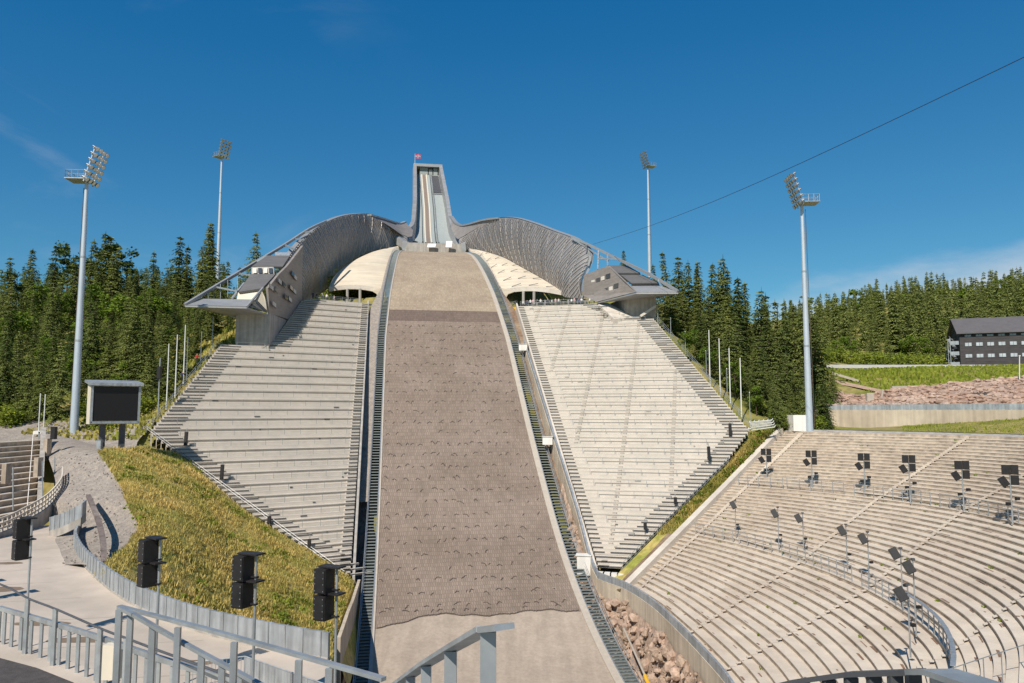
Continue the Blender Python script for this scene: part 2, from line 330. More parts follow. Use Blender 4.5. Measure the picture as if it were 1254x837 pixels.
# stands as planes
class Plane:
    def __init__(s, P, row, slope): s.P = Vector(P); s.row = Vector((*row, 0)); s.up = Vector((-row[1], row[0], 0)); s.sl = slope
    def hit(s, px, py, dz=0):
        r = ray(px, py); k = (s.P.z+dz-s.sl*s.P.dot(s.up))/(r.z-s.sl*r.dot(s.up)); return r*k
    def uv(s, p): d = p-s.P; return d.dot(s.row), d.dot(s.up)
    def pt(s, u, w_, z=None): p = s.P+s.row*u+s.up*w_; return Vector((p.x, p.y, s.P.z+s.sl*w_ if z is None else z))
PL = Plane((-32.9, 171.9, 24.3), (.85052, .52595), .706); PR = Plane((1.3, 175.6, 24.1), (.96915, -.24646), .706)
L_OUT = [(0, 0), (-12.7, 0), (-15.6, -1.4), (-26.0, -17.4), (-34.7, -17.4), (-48.4, -39.0), (-44.3, -44.2), (-37.7, -53.7), (-30.7, -60.9), (-26.7, -65.0)]
R_OUT = [(0, 0), (27.4, -64.6), (30.0, -64.6), (37.6, -54.6), (44.9, -45.3), (48.8, -38.8), (31.6, -6.8), (26.6, -5.6), (18.5, 0)]
def inside(u, w_, P, mrg=0):
    c = False; n = len(P)
    for i in range(n):
        a = P[i]; b = P[(i+1) % n]
        if (a[1] > w_) != (b[1] > w_) and u < (b[0]-a[0])*(w_-a[1])/(b[1]-a[1])+a[0]: c = not c
    return c
# arena control curves (x,y) per level
AR = [(-22.5, [(14.9, 99), (16.5, 90), (17.4, 80), (17.9, 71), (18, 64), (17.2, 57), (15.5, 49), (13, 41)]),
      (-16.8, [(24.2, 108), (29, 98), (32, 88), (33.5, 78), (33.3, 68), (31.5, 58), (27.5, 49), (22, 41)]),
      (-11.2, [(33.5, 117.4), (41, 109), (46.5, 100), (50, 91), (51, 81), (50, 70), (46.5, 59), (41, 49)]),
      (-3.5, [(46, 130), (57, 120), (64.5, 110), (68.5, 98), (68.5, 84), (66.5, 70), (62, 57), (55, 45)])]
def catmull(P, t):
    n = len(P)-1; i = min(int(t), n-1); f = t-i
    p0 = P[max(i-1, 0)]; p1 = P[i]; p2 = P[i+1]; p3 = P[min(i+2, n)]
    return tuple(.5*(2*p1[k]+(p2[k]-p0[k])*f+(2*p0[k]-5*p1[k]+4*p2[k]-p3[k])*f*f+(3*p1[k]-p0[k]-3*p2[k]+p3[k])*f**3) for k in range(len(p1)))
def arena(a, b):                         # a 0..7 along the row, b 0..3 up the tiers
    i = min(int(b), 2); f = b-i
    p = catmull(AR[i][1], a); q = catmull(AR[i+1][1], a)
    return Vector((lerp(p[0], q[0], f), lerp(p[1], q[1], f), lerp(AR[i][0], AR[i+1][0], f)))
AR_POLY = [catmull(AR[0][1], a) for a in np.linspace(0, 7, 20)]+[catmull(AR[3][1], a) for a in np.linspace(7, 0, 20)]

WEDGE = [(43, 132), (50, 133), (17, 98), (10, 96), (8, 106), (28, 116)]
def seq(lo, hi, step): return list(np.arange(lo, hi+1e-6, step))
xs = sorted(set([-4000, -2500, -1500, -1000, -700, -500, -400, -340, -300, -270, -240]+seq(-220, 260, 4)+[280, 310, 350, 400, 500, 700, 1000, 1500, 2500, 4000]))
ys = sorted(set([-4000, -2000, -1000, -500, -300, -200, -120, -80, -50]+seq(-30, 420, 4)+[440, 470, 510, 560, 640, 760, 1000, 1400, 2000, 3000, 5000]))
GX, GY = np.meshgrid(xs, ys); gx, gy = GX.ravel(), GY.ravel()
gz = np.concatenate([tz_raw(np.clip(gx[i:i+4000], -320, 420), np.clip(gy[i:i+4000], -80, 500)) for i in range(0, len(gx), 4000)])
wv = []
for i in range(len(gx)):
    x, y, z = gx[i], gy[i], gz[i]
    p = Vector((x, y, 0)); n, t = hn(p)
    z += .5*mnoise.noise((x*.05, y*.05, 0))
    if abs(t) < 21 and -6 < n < 215: z = min(z, hill_z(n)-4.0)
    if abs(t) < 30 and -110 < n <= 0: z = min(z, 44)
    for Pl, OUT in ((PL, L_OUT), (PR, R_OUT)):
        u, w_ = Pl.uv(p)
        us = [q[0] for q in OUT]; s = 1 if Pl is PR else -1
        if -69 < w_ < 6:
            # edges at this w
            cr = [OUT[k][0]+(w_-OUT[k][1])*(OUT[(k+1) % len(OUT)][0]-OUT[k][0])/((OUT[(k+1) % len(OUT)][1]-OUT[k][1]) or 1e9) for k in range(len(OUT)) if (OUT[k][1] > w_) != (OUT[(k+1) % len(OUT)][1] > w_)]
            if cr and min(cr)-2 < u < max(cr)+2.0: z = min(z, Pl.P.z+Pl.sl*w_-2.5)
    if inside(x, y, WEDGE): z = min(z, lerp(-7, -31, min(max((132-y)/30, 0), 1)))
    pu, pw = PR.uv(p)
    if -3 < pu < 21 and -1 < pw < 27: z = min(z, 23.2)
    if 16 < pu < 36 and -9 < pw < 20: z = min(z, 17.5)
    if 10 < pu < 34 and 0 < pw < 48: z = min(z, 21.5)
    pu, pw = PL.uv(p)
    if -17 < pu < 3 and -1 < pw < 20: z = min(z, 23.2)
    if inside(x, y, AR_POLY) or (y < 104 and 8 < x < 40 and y > 30): z = min(z, -30.)
    if -68 < x < 30 and 12 < y < 103: z = min(z, -34 if x > -12 else -30 if x > -26 else -16.)
    if -49 < x < 8 and 86 < y < 118: z = min(z, lerp(-8.5, -32, min(max((x+49)/33, 0), 1)))
    if -68 < x <= -49 and 101 < y < 107: z = min(z, -8)
    if abs(x) < 30 and -20 < y <= 14: z = min(z, -14)
    wv.append((x, y, z))
g = MB(); nx = len(xs)
g.add(wv, [(j*nx+i, j*nx+i+1, (j+1)*nx+i+1, (j+1)*nx+i) for j in range(len(ys)-1) for i in range(nx-1)])
struct(g.build('ground', M['ground'], smooth=True, recalc=False))

# ================================================================== LANDING HILL
MAT_END = lambda t: 136.0+.35*math.sin(t*.5+1)+.15*math.sin(t*1.9)+(1.6 if t < -6 else 0)*(-t-6)/6.7
def half(n): return interp(n, [0, 6, 18, 36, 52, 70, 200], [8.0, 8.8, 10.0, 11.0, 12.0, 12.7, 12.75])
def hill_sheet(name, n0, n1, m, t0f, t1f, dz=0, step=1.5, nt=24, uv=True, jag=False):
    b = MB(); rows = []; uvs = []
    K = max(2, int((n1-n0)/step))
    for i in range(K+1):
        row = []
        for j in range(nt+1):
            n = lerp(n0, n1, i/K); a = t0f(n); c = t1f(n); t = lerp(a, c, j/nt)
            if jag: n = lerp(n0, MAT_END(t), i/K)
            row.append(hw(n, t, hill_z(n)+dz)); uvs.append((t, n))
        rows.append(row)
    b.grid(rows); o = b.build(name, m, smooth=True, recalc=False)
    me = o.data
    if uv:
        ul = me.uv_layers.new(name='metres')
        for lp in me.loops: ul.data[lp.index].uv = uvs[lp.vertex_index]
    return o
struct(hill_sheet('outrun', 128, 232, M['outrun'], lambda n: -half(n), lambda n: half(n), -.02, nt=10))
struct(hill_sheet('landing_hill_upper_mat', .5, 59.2, M['mat_up'], lambda n: -half(n), lambda n: half(n)))
struct(hill_sheet('landing_hill_dark_band', 59.2, 63.8, M['mat_dark'], lambda n: -half(n), lambda n: half(n)))
struct(hill_sheet('landing_hill_lower_mat', 63.8, 136, M['mat_low'], lambda n: -half(n), lambda n: half(n), jag=True))
# net folds lying over the mat
b = MB()
for r_ in range(28):
    n = 65.5+r_*2.62
    for k in range(17):
        if random.random() < .25: continue
        t = -11.8+k*1.46+random.uniform(-.5, .5); W_ = random.uniform(.28, .6); nn = min(n+random.uniform(-.35, .35), 134.6)
        k1, k2, sk_ = random.uniform(.2, .55), random.uniform(-.12, .12), random.uniform(-.3, .3)
        q0, q1 = random.choice(((-4, 5), (-4, 4), (-3, 5), (-4, 1)))
        pts = [hw(nn+k1*abs(q/4)**random.uniform(.8, 1.8)+k2*random.random()+sk_*q/4, t+W_*q/4*.8+random.uniform(-.06, .06), 0) for q in range(q0, q1)]
        for p in pts: p.z = hill_z(hn(p)[0])+.05
        for a, c in zip(pts[:-1], pts[1:]): b.bar(a, c, random.uniform(.06, .16), .05)
for k in range(80):                      # bottom hem of the net
    t = -12.5+k*25/80; p = hw(MAT_END(t)-.1, t, 0); q = hw(MAT_END(t+.3)-.1+random.uniform(-.1, .15), t+.3, 0)
    p.z = hill_z(hn(p)[0])+.05; q.z = hill_z(hn(q)[0])+.05; b.bar(p, q, .14, .08)
stuff(b.build('hill_netting', M['net'], recalc=False), 'dark folds of netting lying over the brown landing hill mat', 'netting')
# white kerbs
def hill_prism(name, m, n0, n1, ta, tb, h0, h1, step=2.0, parent=None, h1n=None):
    b = MB(); K = int((n1-n0)/step); rows = []
    for i in range(K+1):
        n = lerp(n0, n1, i/K); z = hill_z(n); o = half(n)-12.75
        f = lambda t: t+(o if t > 0 else -o)
        rows.append([hw(n, f(ta), z+h0), hw(n, f(ta), z+h1), hw(n, f(tb), z+h1), hw(n, f(tb), z+h0)])
    b.grid(rows); b.poly(rows[0]); b.poly(rows[-1][::-1]); return b.build(name, m, parent)
tag(hill_prism('kerb', M['kerb'], 1, 180, -13.05, -12.75, -.6, .14), 'thin pale kerb along the left edge of the landing hill', 'kerb')
tag(hill_prism('kerb', M['kerb'], 1, 180, 12.75, 13.65, -.6, .16), 'broad pale kerb along the right edge of the landing hill', 'kerb')
# side stairways
def side_stair(sgn, label):
    ta, tb = (13.1, 14.5) if sgn < 0 else (13.7, 15.3)
    base = hw(60, sgn*ta, hill_z(60)); T = thing('side_stairway', base, label, 'stairway')
    bt = MB(); ns = MB(); st = MB(); rl = MB(); n = 2.0
    while n < 178:
        z = hill_z(n); o = half(n)-12.75; a = sgn*(ta+o+.08); c = sgn*(tb+o-.08); dn = .62
        z2 = hill_z(n+dn)
        P = lambda nn, t, zz: hw(nn, t, zz)
        bt.hexa([P(n, a, z-.10), P(n, c, z-.10), P(n+dn*.72, c, z-.10), P(n+dn*.72, a, z-.10), P(n, a, z+.02), P(n, c, z+.02), P(n+dn*.72, c, z+.02), P(n+dn*.72, a, z+.02)])
        ns.hexa([P(n+dn*.72, a, z-.1), P(n+dn*.72, c, z-.1), P(n+dn*.8, c, z-.1), P(n+dn*.8, a, z-.1), P(n+dn*.72, a, z+.05), P(n+dn*.72, c, z+.05), P(n+dn*.8, c, z+.05), P(n+dn*.8, a, z+.05)])
        n += dn
    bt.build('tread', M['stair'], T)['kind'] = 'stuff'; ns.build('nosing', M['stairlight'], T)['kind'] = 'stuff'
    for tt, nm in ((ta, 'stringer'), (tb, 'stringer')):
        s_ = MB(); pts = []
        for i in range(90):
            n = lerp(1, 178, i/89); o = half(n)-12.75; pts.append(hw(n, sgn*(tt+o), hill_z(n)+.03))
        for p, q in zip(pts[:-1], pts[1:]): s_.bar(p, q, .12, .34)
        s_.build('stringer', M['galv'], T)
    pts = []
    for i in range(90):
        n = lerp(3, 178, i/89); o = half(n)-12.75; pts.append(hw(n, sgn*(tb+o+.12), hill_z(n)))
    for p, q in zip(pts[:-1], pts[1:]):
        for h_ in (.55, 1.05): rl.tube(p+Vector((0, 0, h_)), q+Vector((0, 0, h_)), .03, n=5)
        rl.tube(p, p+Vector((0, 0, 1.05)), .03, n=5)
    rl.build('handrail', M['galv'], T)
side_stair(-1, 'steep steel stairway with green treads along the left side of the landing hill')
side_stair(1, 'steep steel stairway with dark treads along the right side of the landing hill')
# strips of ground between the stairs and the stands
def strip(name, m, sgn, n0, n1, ta, tb, da, db, rough=.15, nt=6, step=1.5):
    b = MB(); rows = []; K = int((n1-n0)/step)
    for i in range(K+1):
        n = lerp(n0, n1, i/K); o = half(n)-12.75
        rows.append([hw(n, sgn*(lerp(ta(n), tb(n), j/nt)+o), hill_z(n)+lerp(da(n), db(n), j/nt)+rough*mnoise.noise((n*.6, j*1.3, sgn*5))) for j in range(nt+1)])
    b.grid(rows); return b.build(name, m, smooth=True, recalc=False)
K_ = lambda v: (lambda n: v)
struct(strip('gravel_strip', M['gravel'], -1, 2, 112, K_(14.4), lambda n: interp(n, [0, 48, 58], [15.3, 15.4, 17.2]), K_(-.35), K_(-.6)))
struct(strip('gravel_strip', M['soil'], 1, 2, 112, K_(15.2), lambda n: interp(n, [0, 48, 58], [15.9, 16, 17.4]), K_(-.4), K_(-.5)))

# ================================================================== GRANDSTANDS ON THE HILLSIDE
def edges_at(w_, OUT):
    cr = []
    for k in range(len(OUT)):
        a = OUT[k]; b_ = OUT[(k+1) % len(OUT)]
        if (a[1] > w_) != (b_[1] > w_): cr.append(a[0]+(w_-a[1])*(b_[0]-a[0])/(b_[1]-a[1]))
    return (min(cr), max(cr)) if len(cr) >= 2 else None
def hill_stand(Pl, OUT, label, side):
    root = thing('grandstand', Pl.pt(*OUT[0]), label, 'grandstand')
    b = MB(); rails = []; NS = 90; run = 65./NS; rise = run*Pl.sl
    segA, segB = [MB()], [MB()]; pe = None; aisles = [MB() for _ in range(5)]
    for k in range(NS):
        wf = -(k+1)*run+.001; wb = -k*run
        e = edges_at(wf+run*.5, OUT)
        if not e: continue
        z = Pl.P.z-k*rise; zl = z-rise; big = k % 3 == 2
        lip = (.16 if side < 0 else .06) if big else .004; th = .10
        u0, u1 = e
        if pe and abs(u0-pe[0]) > 3: segA.append(MB())
        if pe and abs(u1-pe[1]) > 3: segB.append(MB())
        pe = e; stairsA, stairsB = segA[-1], segB[-1]
        P = lambda u, w_, zz: Pl.pt(u, w_, zz)
        # tread with lip
        b.quad(P(u0, wb+.02, z), P(u1, wb+.02, z), P(u1, wf-lip, z), P(u0, wf-lip, z), 0)
        b.quad(P(u0, wf-lip, z), P(u1, wf-lip, z), P(u1, wf-lip, z-th), P(u0, wf-lip, z-th), 0)
        b.quad(P(u0, wf-lip, z-th), P(u1, wf-lip, z-th), P(u1, wf, z-th), P(u0, wf, z-th), 0)
        b.quad(P(u0, wf, z-th), P(u1, wf, z-th), P(u1, wf, zl), P(u0, wf, zl), 0)
        for u in (u0, u1): b.quad(P(u, wb, z), P(u, wf, z), P(u, wf, z-3), P(u, wb, z-3), 0)
        # half steps of the edge stairs, dark front strips stand in for riser shadows
        hs_ = run*.5
        sw = 1.6 if side < 0 else 1.7
        for S_, ua, ub in ((stairsA, u0+.1, u0+.1+(3.4 if side < 0 else 1.5)), (stairsB, u1-.1-(1.5 if side < 0 else 3.4), u1-.1)):
            S_.hexa([P(ua, wf, zl), P(ub, wf, zl), P(ub, wf-hs_, zl), P(ua, wf-hs_, zl), P(ua, wf, zl+rise*.5), P(ub, wf, zl+rise*.5), P(ub, wf-hs_, zl+rise*.5), P(ua, wf-hs_, zl+rise*.5)], 0)
            S_.hexa([P(ua, wf-hs_, zl+rise*.5-.10), P(ub, wf-hs_, zl+rise*.5-.10), P(ub, wf-hs_-.14, zl+rise*.5-.10), P(ua, wf-hs_-.14, zl+rise*.5-.10), P(ua, wf-hs_, zl+rise*.5), P(ub, wf-hs_, zl+rise*.5), P(ub, wf-hs_-.14, zl+rise*.5), P(ua, wf-hs_-.14, zl+rise*.5)], 1)
        if side > 0:
            for i, uc in enumerate((5.5, 12.5, 20.5, 28.5, 36.5)):
                if u0+2.5 < uc-.3 and uc+.7 < u1-3:
                    ua, ub = uc-.3, uc+.3
                    aisles[i].hexa([P(ua, wf, zl), P(ub, wf, zl), P(ub, wf-hs_, zl), P(ua, wf-hs_, zl), P(ua, wf, zl+rise*.5), P(ub, wf, zl+rise*.5), P(ub, wf-hs_-.1, zl+rise*.5), P(ua, wf-hs_-.1, zl+rise*.5)])
        if k % 3 == 1 and u1-u0 > 7: rails.append((u0+3.2, u1-2.2, wf+.1, z))
    for u in (OUT[0][0],): pass
    b.build('terraces', M['tread'], root, recalc=False)
    for S_ in segA+segB:
        if S_.v: S_.build('stairway', [M['tread'], M['darkgrey']], root, recalc=False)
    for a in aisles:
        if a.v: a.build('stair_aisle', M['tread'], root, recalc=False)
    dm = MB(); rq = random.Random(5+side)
    for (u0, u1, w_, z) in rails:
        for _ in range(rq.choice((0, 1, 2))):
            k = rq.choice((0, 1, 2)); u = rq.uniform(u0, u1); zz = z-rise*(k+.45); ww = w_-.1-run*k-.02; L_ = rq.choice((.12, .2, .45))
            dm.hexa([Pl.pt(u-L_, ww, zz-.08), Pl.pt(u+L_, ww, zz-.08), Pl.pt(u+L_, ww-.05, zz-.08), Pl.pt(u-L_, ww-.05, zz-.08), Pl.pt(u-L_, ww, zz+.08), Pl.pt(u+L_, ww, zz+.08), Pl.pt(u+L_, ww-.05, zz+.08), Pl.pt(u-L_, ww-.05, zz+.08)])
    dm.build('drain_mark', M['darkgrey'] if side < 0 else M['greyconc'], root, recalc=False)['kind'] = 'stuff'
    for (u0, u1, w_, z) in rails:
        r_ = MB(); nseg = max(1, round((u1-u0)/2.6)); r_.bar(Pl.pt(u0, w_, z+1.0), Pl.pt(u1, w_, z+1.0), .05, .05)
        for i in range(nseg+1): p = Pl.pt(lerp(u0, u1, i/nseg), w_, z); r_.bar(p, p+Vector((0, 0, 1.0)), .05)
        r_.build('crush_barrier', M['stairlight'] if side < 0 else M['galv'], root, recalc=False)
    return root
left_stand = hill_stand(PL, L_OUT, 'grey shaded concrete terraces with dark row shadows on the left of the landing hill', -1)
right_stand = hill_stand(PR, R_OUT, 'bright sunlit concrete terraces with thin rails on the right of the landing hill', 1)
# inner edge walls of both stands
def edge_wall(Pl, ua, wa, ub, wb, m, wd, hgt, parent, name='edge_wall', low=-2.2):
    b = MB(); K = 30
    for i in range(K):
        p = Pl.pt(lerp(ua, ub, i/K), lerp(wa, wb, i/K)); q = Pl.pt(lerp(ua, ub, (i+1)/K), lerp(wa, wb, (i+1)/K))
        d = (q-p); s_ = Vector((-d.y, d.x, 0)).normalized()*wd/2
        lo = Vector((0, 0, low)); hi = Vector((0, 0, hgt))
        b.hexa([p-s_+lo, p+s_+lo, q+s_+lo, q-s_+lo, p-s_+hi, p+s_+hi, q+s_+hi, q-s_+hi])
    return b.build(name, m, parent)
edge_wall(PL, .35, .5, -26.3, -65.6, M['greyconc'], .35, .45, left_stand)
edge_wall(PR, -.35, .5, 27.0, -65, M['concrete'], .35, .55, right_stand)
def edge_fence(Pl, pts, parent, h=1.15, m='galv', sp_=2.0, mid=2):
    b = MB()
    for (ua, wa), (ub, wb) in zip(pts[:-1], pts[1:]):
        L_ = math.hypot(ub-ua, wb-wa); K = max(1, round(L_/sp_))
        for i in range(K):
            p = Pl.pt(lerp(ua, ub, i/K), lerp(wa, wb, i/K)); q = Pl.pt(lerp(ua, ub, (i+1)/K), lerp(wa, wb, (i+1)/K))
            b.tube(p, p+Vector((0, 0, h)), .035, n=5)
            for j in range(mid+1): zz = Vector((0, 0, h*(1-j*.38))); b.tube(p+zz, q+zz, .03, n=5)
    return b.build('edge_railing', M[m], parent, recalc=False)
edge_fence(PL, [(-34.9, -17.2), (-48.8, -39.0)], left_stand); edge_fence(PL, [(-48.8, -39.0), (-44.6, -44.4), (-31, -61.1), (-27.5, -65.4)], left_stand, m='lampbody', sp_=2.6, mid=1, h=1.0)
edge_fence(PR, [(31.9, -6.6), (49.2, -38.8)], right_stand)
edge_fence(PR, [(45.2, -45.5), (37.8, -54.8), (30.3, -64.8)], right_stand, h=.9)
edge_fence(PR, [(.6, .2), (17.8, .4)], right_stand, h=1.1)
edge_fence(PL, [(-11.5, .2), (-2, .2)], left_stand, h=.9)
for i in range(4):                        # white footing blocks under the right stand
    p = PR.pt(27.6+i*.95, -65.3-.02*i); b = MB(); b.box((p.x, p.y, p.z-1.0), (.75, .8, 2.6), -.25); b.build('footing', M['whiteconc'], right_stand)
p = at(716, 690, 108); tb_ = MB(); tb_.box((p.x, p.y, p.z-.2), (2.0, 1.6, 2.6), -.16); tb_.box((p.x-.1, p.y, p.z+1.16), (2.2, 1.8, .1), -.16)
tag(tb_.build('utility_cabinet', M['whiteconc']), 'white utility box beside the stairway near the bottom of the right stand', 'cabinet')
for (px, py, Y) in ((641, 426, 158), (671, 540, 132)):
    p = at(px, py, Y); tb_ = MB(); tb_.box((p.x, p.y, p.z), (1.7, 1.3, 1.3), -.16); tb_.box((p.x, p.y, p.z+.68), (1.9, 1.5, .07), -.16)
    tag(tb_.build('utility_cabinet', M['whiteconc']), 'small pale cabinet beside the right stairway, %s of the two up the hill' % ('upper' if py < 500 else 'lower'), 'cabinet')

# ================================================================== SKI JUMP TOWER AND WINGS
jump = thing('ski_jump_tower', hw(0, 0, Z0-6), 'tall curved ski jump inrun of grey steel with sweeping lattice wings', 'ski jump')
def inrun_z(n):                          # n <= 0
    d = -n
    if d < 7: return Z0+d*math.tan(R(11))
    z = Z0+7*math.tan(R(11)); R_ = 96.; x1 = R_*(math.sin(R(36))-math.sin(R(11)))
    if d < 7+x1:
        s = math.sin(R(11))+(d-7)/R_; return z+R_*(math.cos(R(11))-math.sqrt(1-s*s))
    return z+R_*(math.cos(R(11))-math.cos(R(36)))+(d-7-x1)*math.tan(R(36))
NST = [0, -2, -4, -6, -8, -10, -12, -14, -17, -19, -22, -28, -34, -41, -48, -56, -65, -75, -82, -88]
def toff(n): return interp(-n, [0, 8, 55, 92], [.6, 1.1, 2.1, 1.9])
def fw(n): return interp(-n, [0, 8, 20, 35, 55, 75, 92], [7.9, 7.4, 6.5, 5.7, 5.2, 4.8, 4.45])
def wallh(n): return interp(-n, [0, 4, 8, 12, 20, 92], [.3, 1.4, 3.9, 4.5, 4.3, 4.3])
def inpt(n, t, dz): return hw(n, t+toff(n), inrun_z(n)+dz)
fl = MB(); fl.grid([[inpt(n, lerp(-fw(n), fw(n), j/4), 0) for j in range(5)] for n in NST])
fl.grid([[inpt(n, lerp(-fw(n), fw(n), j/4), -3.5-(.04*-n)) for j in range(5)] for n in NST]); fl.build('inrun_floor', M['inrun'], jump, recalc=False)
tr = MB(); tr.grid([[inpt(n, t, .06) for t in (-2.25, -1.05)] for n in NST]); tr.build('ski_track', M['track'], jump)
for t in (-2.6, -.65):
    k_ = MB(); k_.grid([[inpt(n, t-.2, 0), inpt(n, t-.2, .22), inpt(n, t+.2, .22), inpt(n, t+.2, 0)] for n in NST]); k_.build('track_border', M['cream'], jump)
for t in (-3.6, .75, 1.5):
    k_ = MB(); k_.grid([[inpt(n, t-.07, 0), inpt(n, t-.07, .5), inpt(n, t+.07, .5), inpt(n, t+.07, 0)] for n in NST]); k_.build('channel_rail', M['stair'] if t != 1.5 else M['galv'], jump)
stp = MB(); sr = []
for i in range(145):
    n = -4-i*.58; sr += [[inpt(n, .85, .03), inpt(n, 1.4, .03)], [inpt(n-.2, .85, .16), inpt(n-.2, 1.4, .16)]]
stp.grid(sr); stp.build('inrun_steps', M['stairlight'], jump, recalc=False)
pn = MB(); pn.grid([[inpt(n, 1.7, .25), inpt(n, fw(n)-.15, .25)] for n in (-70, -75, -82, -87)]); pn.build('grille_panel', M['darkgrey'], jump)
gt = MB(); p0 = inpt(-68.5, 1.2, 0); p1 = inpt(-68.5, fw(-68.5)+.4, 0)
for h_ in (.3, 1.2, 2.1): gt.bar(p0+Vector((0, 0, h_)), p1+Vector((0, 0, h_)), .15)
for i in range(6): q = p0.lerp(p1, i/5); gt.bar(q, q+Vector((0, 0, 2.1)), .1)
gt.build('start_gate', M['darkgrey'], jump)
for s in (-1, 1):
    wl = MB(); rows = []
    for n in NST:
        f = fw(n); h_ = wallh(n); wt = interp(-n, [0, 30], [1.2, 1.35])
        k = interp(-n, [0, 4, 8, 12, 17, 21, 26, 34, 92], [.5, 3.0, 5.6, 5.2, 3.2, 1.5, .8, .4, .25] if s < 0 else [.5, 3.0, 5.4, 4.6, 2.0, .6, .3, .25, .25])
        dr = 5+.05*-n
        rows.append([inpt(n, s*f, -.3), inpt(n, s*(f+k), h_), inpt(n, s*(f+k+wt), h_+.15), inpt(n, s*(f+k+wt+.3), h_-2), inpt(n, s*(f+wt-.3), -dr)])
    wl.grid(rows); wl.poly(rows[-1]); wl.poly(rows[0]); wl.build('side_wall', M['inrunwall'], jump, smooth=False)
top = MB(); n = -88; f = fw(n)+1.6
P8 = [inpt(n+1, -f, 4.1), inpt(n+1, f, 4.1), inpt(n-7, f, -.6), inpt(n-7, -f, -.6)]
P8[2].z = P8[3].z = P8[0].z
top.slab(P8, (0, 0, 1.2)); top.build('head_roof', M['chord'], jump)
bk = MB(); zb_ = P8[0].z
bk.slab([Vector((q.x, q.y, zz)) for q, zz in ((inpt(n-4.6, -f, 0), zb_-9), (inpt(n-4.6, f, 0), zb_-9), (inpt(n-4.6, f, 0), zb_), (inpt(n-4.6, -f, 0), zb_))], hv*.3); bk.build('back_wall', M['darkgrey'], jump)
cb = MB()
for (ta, tb2, h0, h1) in ((-3.4, 0, 0, 2.0), (.4, 2.0, 0, 1.2), (2.4, 4.2, .2, 1.8)):
    cb.hexa([inpt(n-.5, ta, h0-1), inpt(n-.5, tb2, h0-1), inpt(n-3.5, tb2, h0-1), inpt(n-3.5, ta, h0-1)]+[q+Vector((0, 0, h1-h0+1)) for q in (inpt(n-.5, ta, h0), inpt(n-.5, tb2, h0), inpt(n-3.5, tb2, h0), inpt(n-3.5, ta, h0))])
cb.build('start_cabin', M['inrun'], jump)
for s in (-1, 1):
    for n_, t_, w_, h_ in ((-84, 3.6, 2.2, 3.5), (-48, 4.4, 1.8, 3)):
        a = inpt(n_, s*t_, -4); py_ = MB(); py_.bar(Vector((a.x, a.y, 38)), a, w_, h_); py_.build('pylon', M['greyconc'], jump)
# takeoff table edge
tk = MB(); tk.slab([hw(.2, -8.6, Z0-2.9), hw(.2, 9.6, Z0-2.9), inpt(0, 8.2, -.02), inpt(0, -8.0, -.02)], -hv*.6); tk.build('takeoff_edge', M['greyconc'], jump)
for (px0, px1, y0, y1) in ((523, 533, 298.7, 303), (545.5, 553, 295.5, 303)):
    k_ = MB(); k_.slab([at(px0, y1, 229.5), at(px1, y1, 229.5), at(px1+1, y0, 229.8), at(px0+1, y0, 229.8)], (0, .4, 0)); k_.build('judge_board', M['white'], jump)
# flag on the tower head
fp = inpt(-87, -fw(-87)-1.0, 4.9); fl_ = thing('flag', fp, 'red flag with white edged blue cross flying on top of the jump tower', 'flag')
b = MB(); b.tube(fp, fp+Vector((0, 0, 4.6)), .10, .06, 8); b.build('flagpole', M['whitepole'], fl_)
def flag_sheet(x0, x1, z0, z1, m, off, nm):
    b = MB(); rows = []
    for i in range(9):
        x = lerp(x0, x1, i/8); yy = .18*math.sin(x*2.6)-.02; sag = -.10*x
        rows.append([fp+Vector((x, yy+off, 2.6+z0+sag)), fp+Vector((x, yy+off, 2.6+z1+sag))])
    b.grid(rows); rr = [[p+Vector((0, -2*off-.0, 0)) for p in r_] for r_ in rows]; b.grid(rr); return b.build(nm, m, fl_, smooth=True, recalc=False)
flag_sheet(.1, 2.5, 0, 1.8, M['red'], -.012, 'flag_cloth')
flag_sheet(.8, 1.3, .0, 1.8, M['white'], -.020, 'white_cross'); flag_sheet(.1, 2.5, .65, 1.15, M['white'], -.024, 'white_cross')
flag_sheet(.92, 1.18, .0, 1.8, M['blue'], -.028, 'blue_cross'); flag_sheet(.1, 2.5, .78, 1.02, M['blue'], -.032, 'blue_cross')

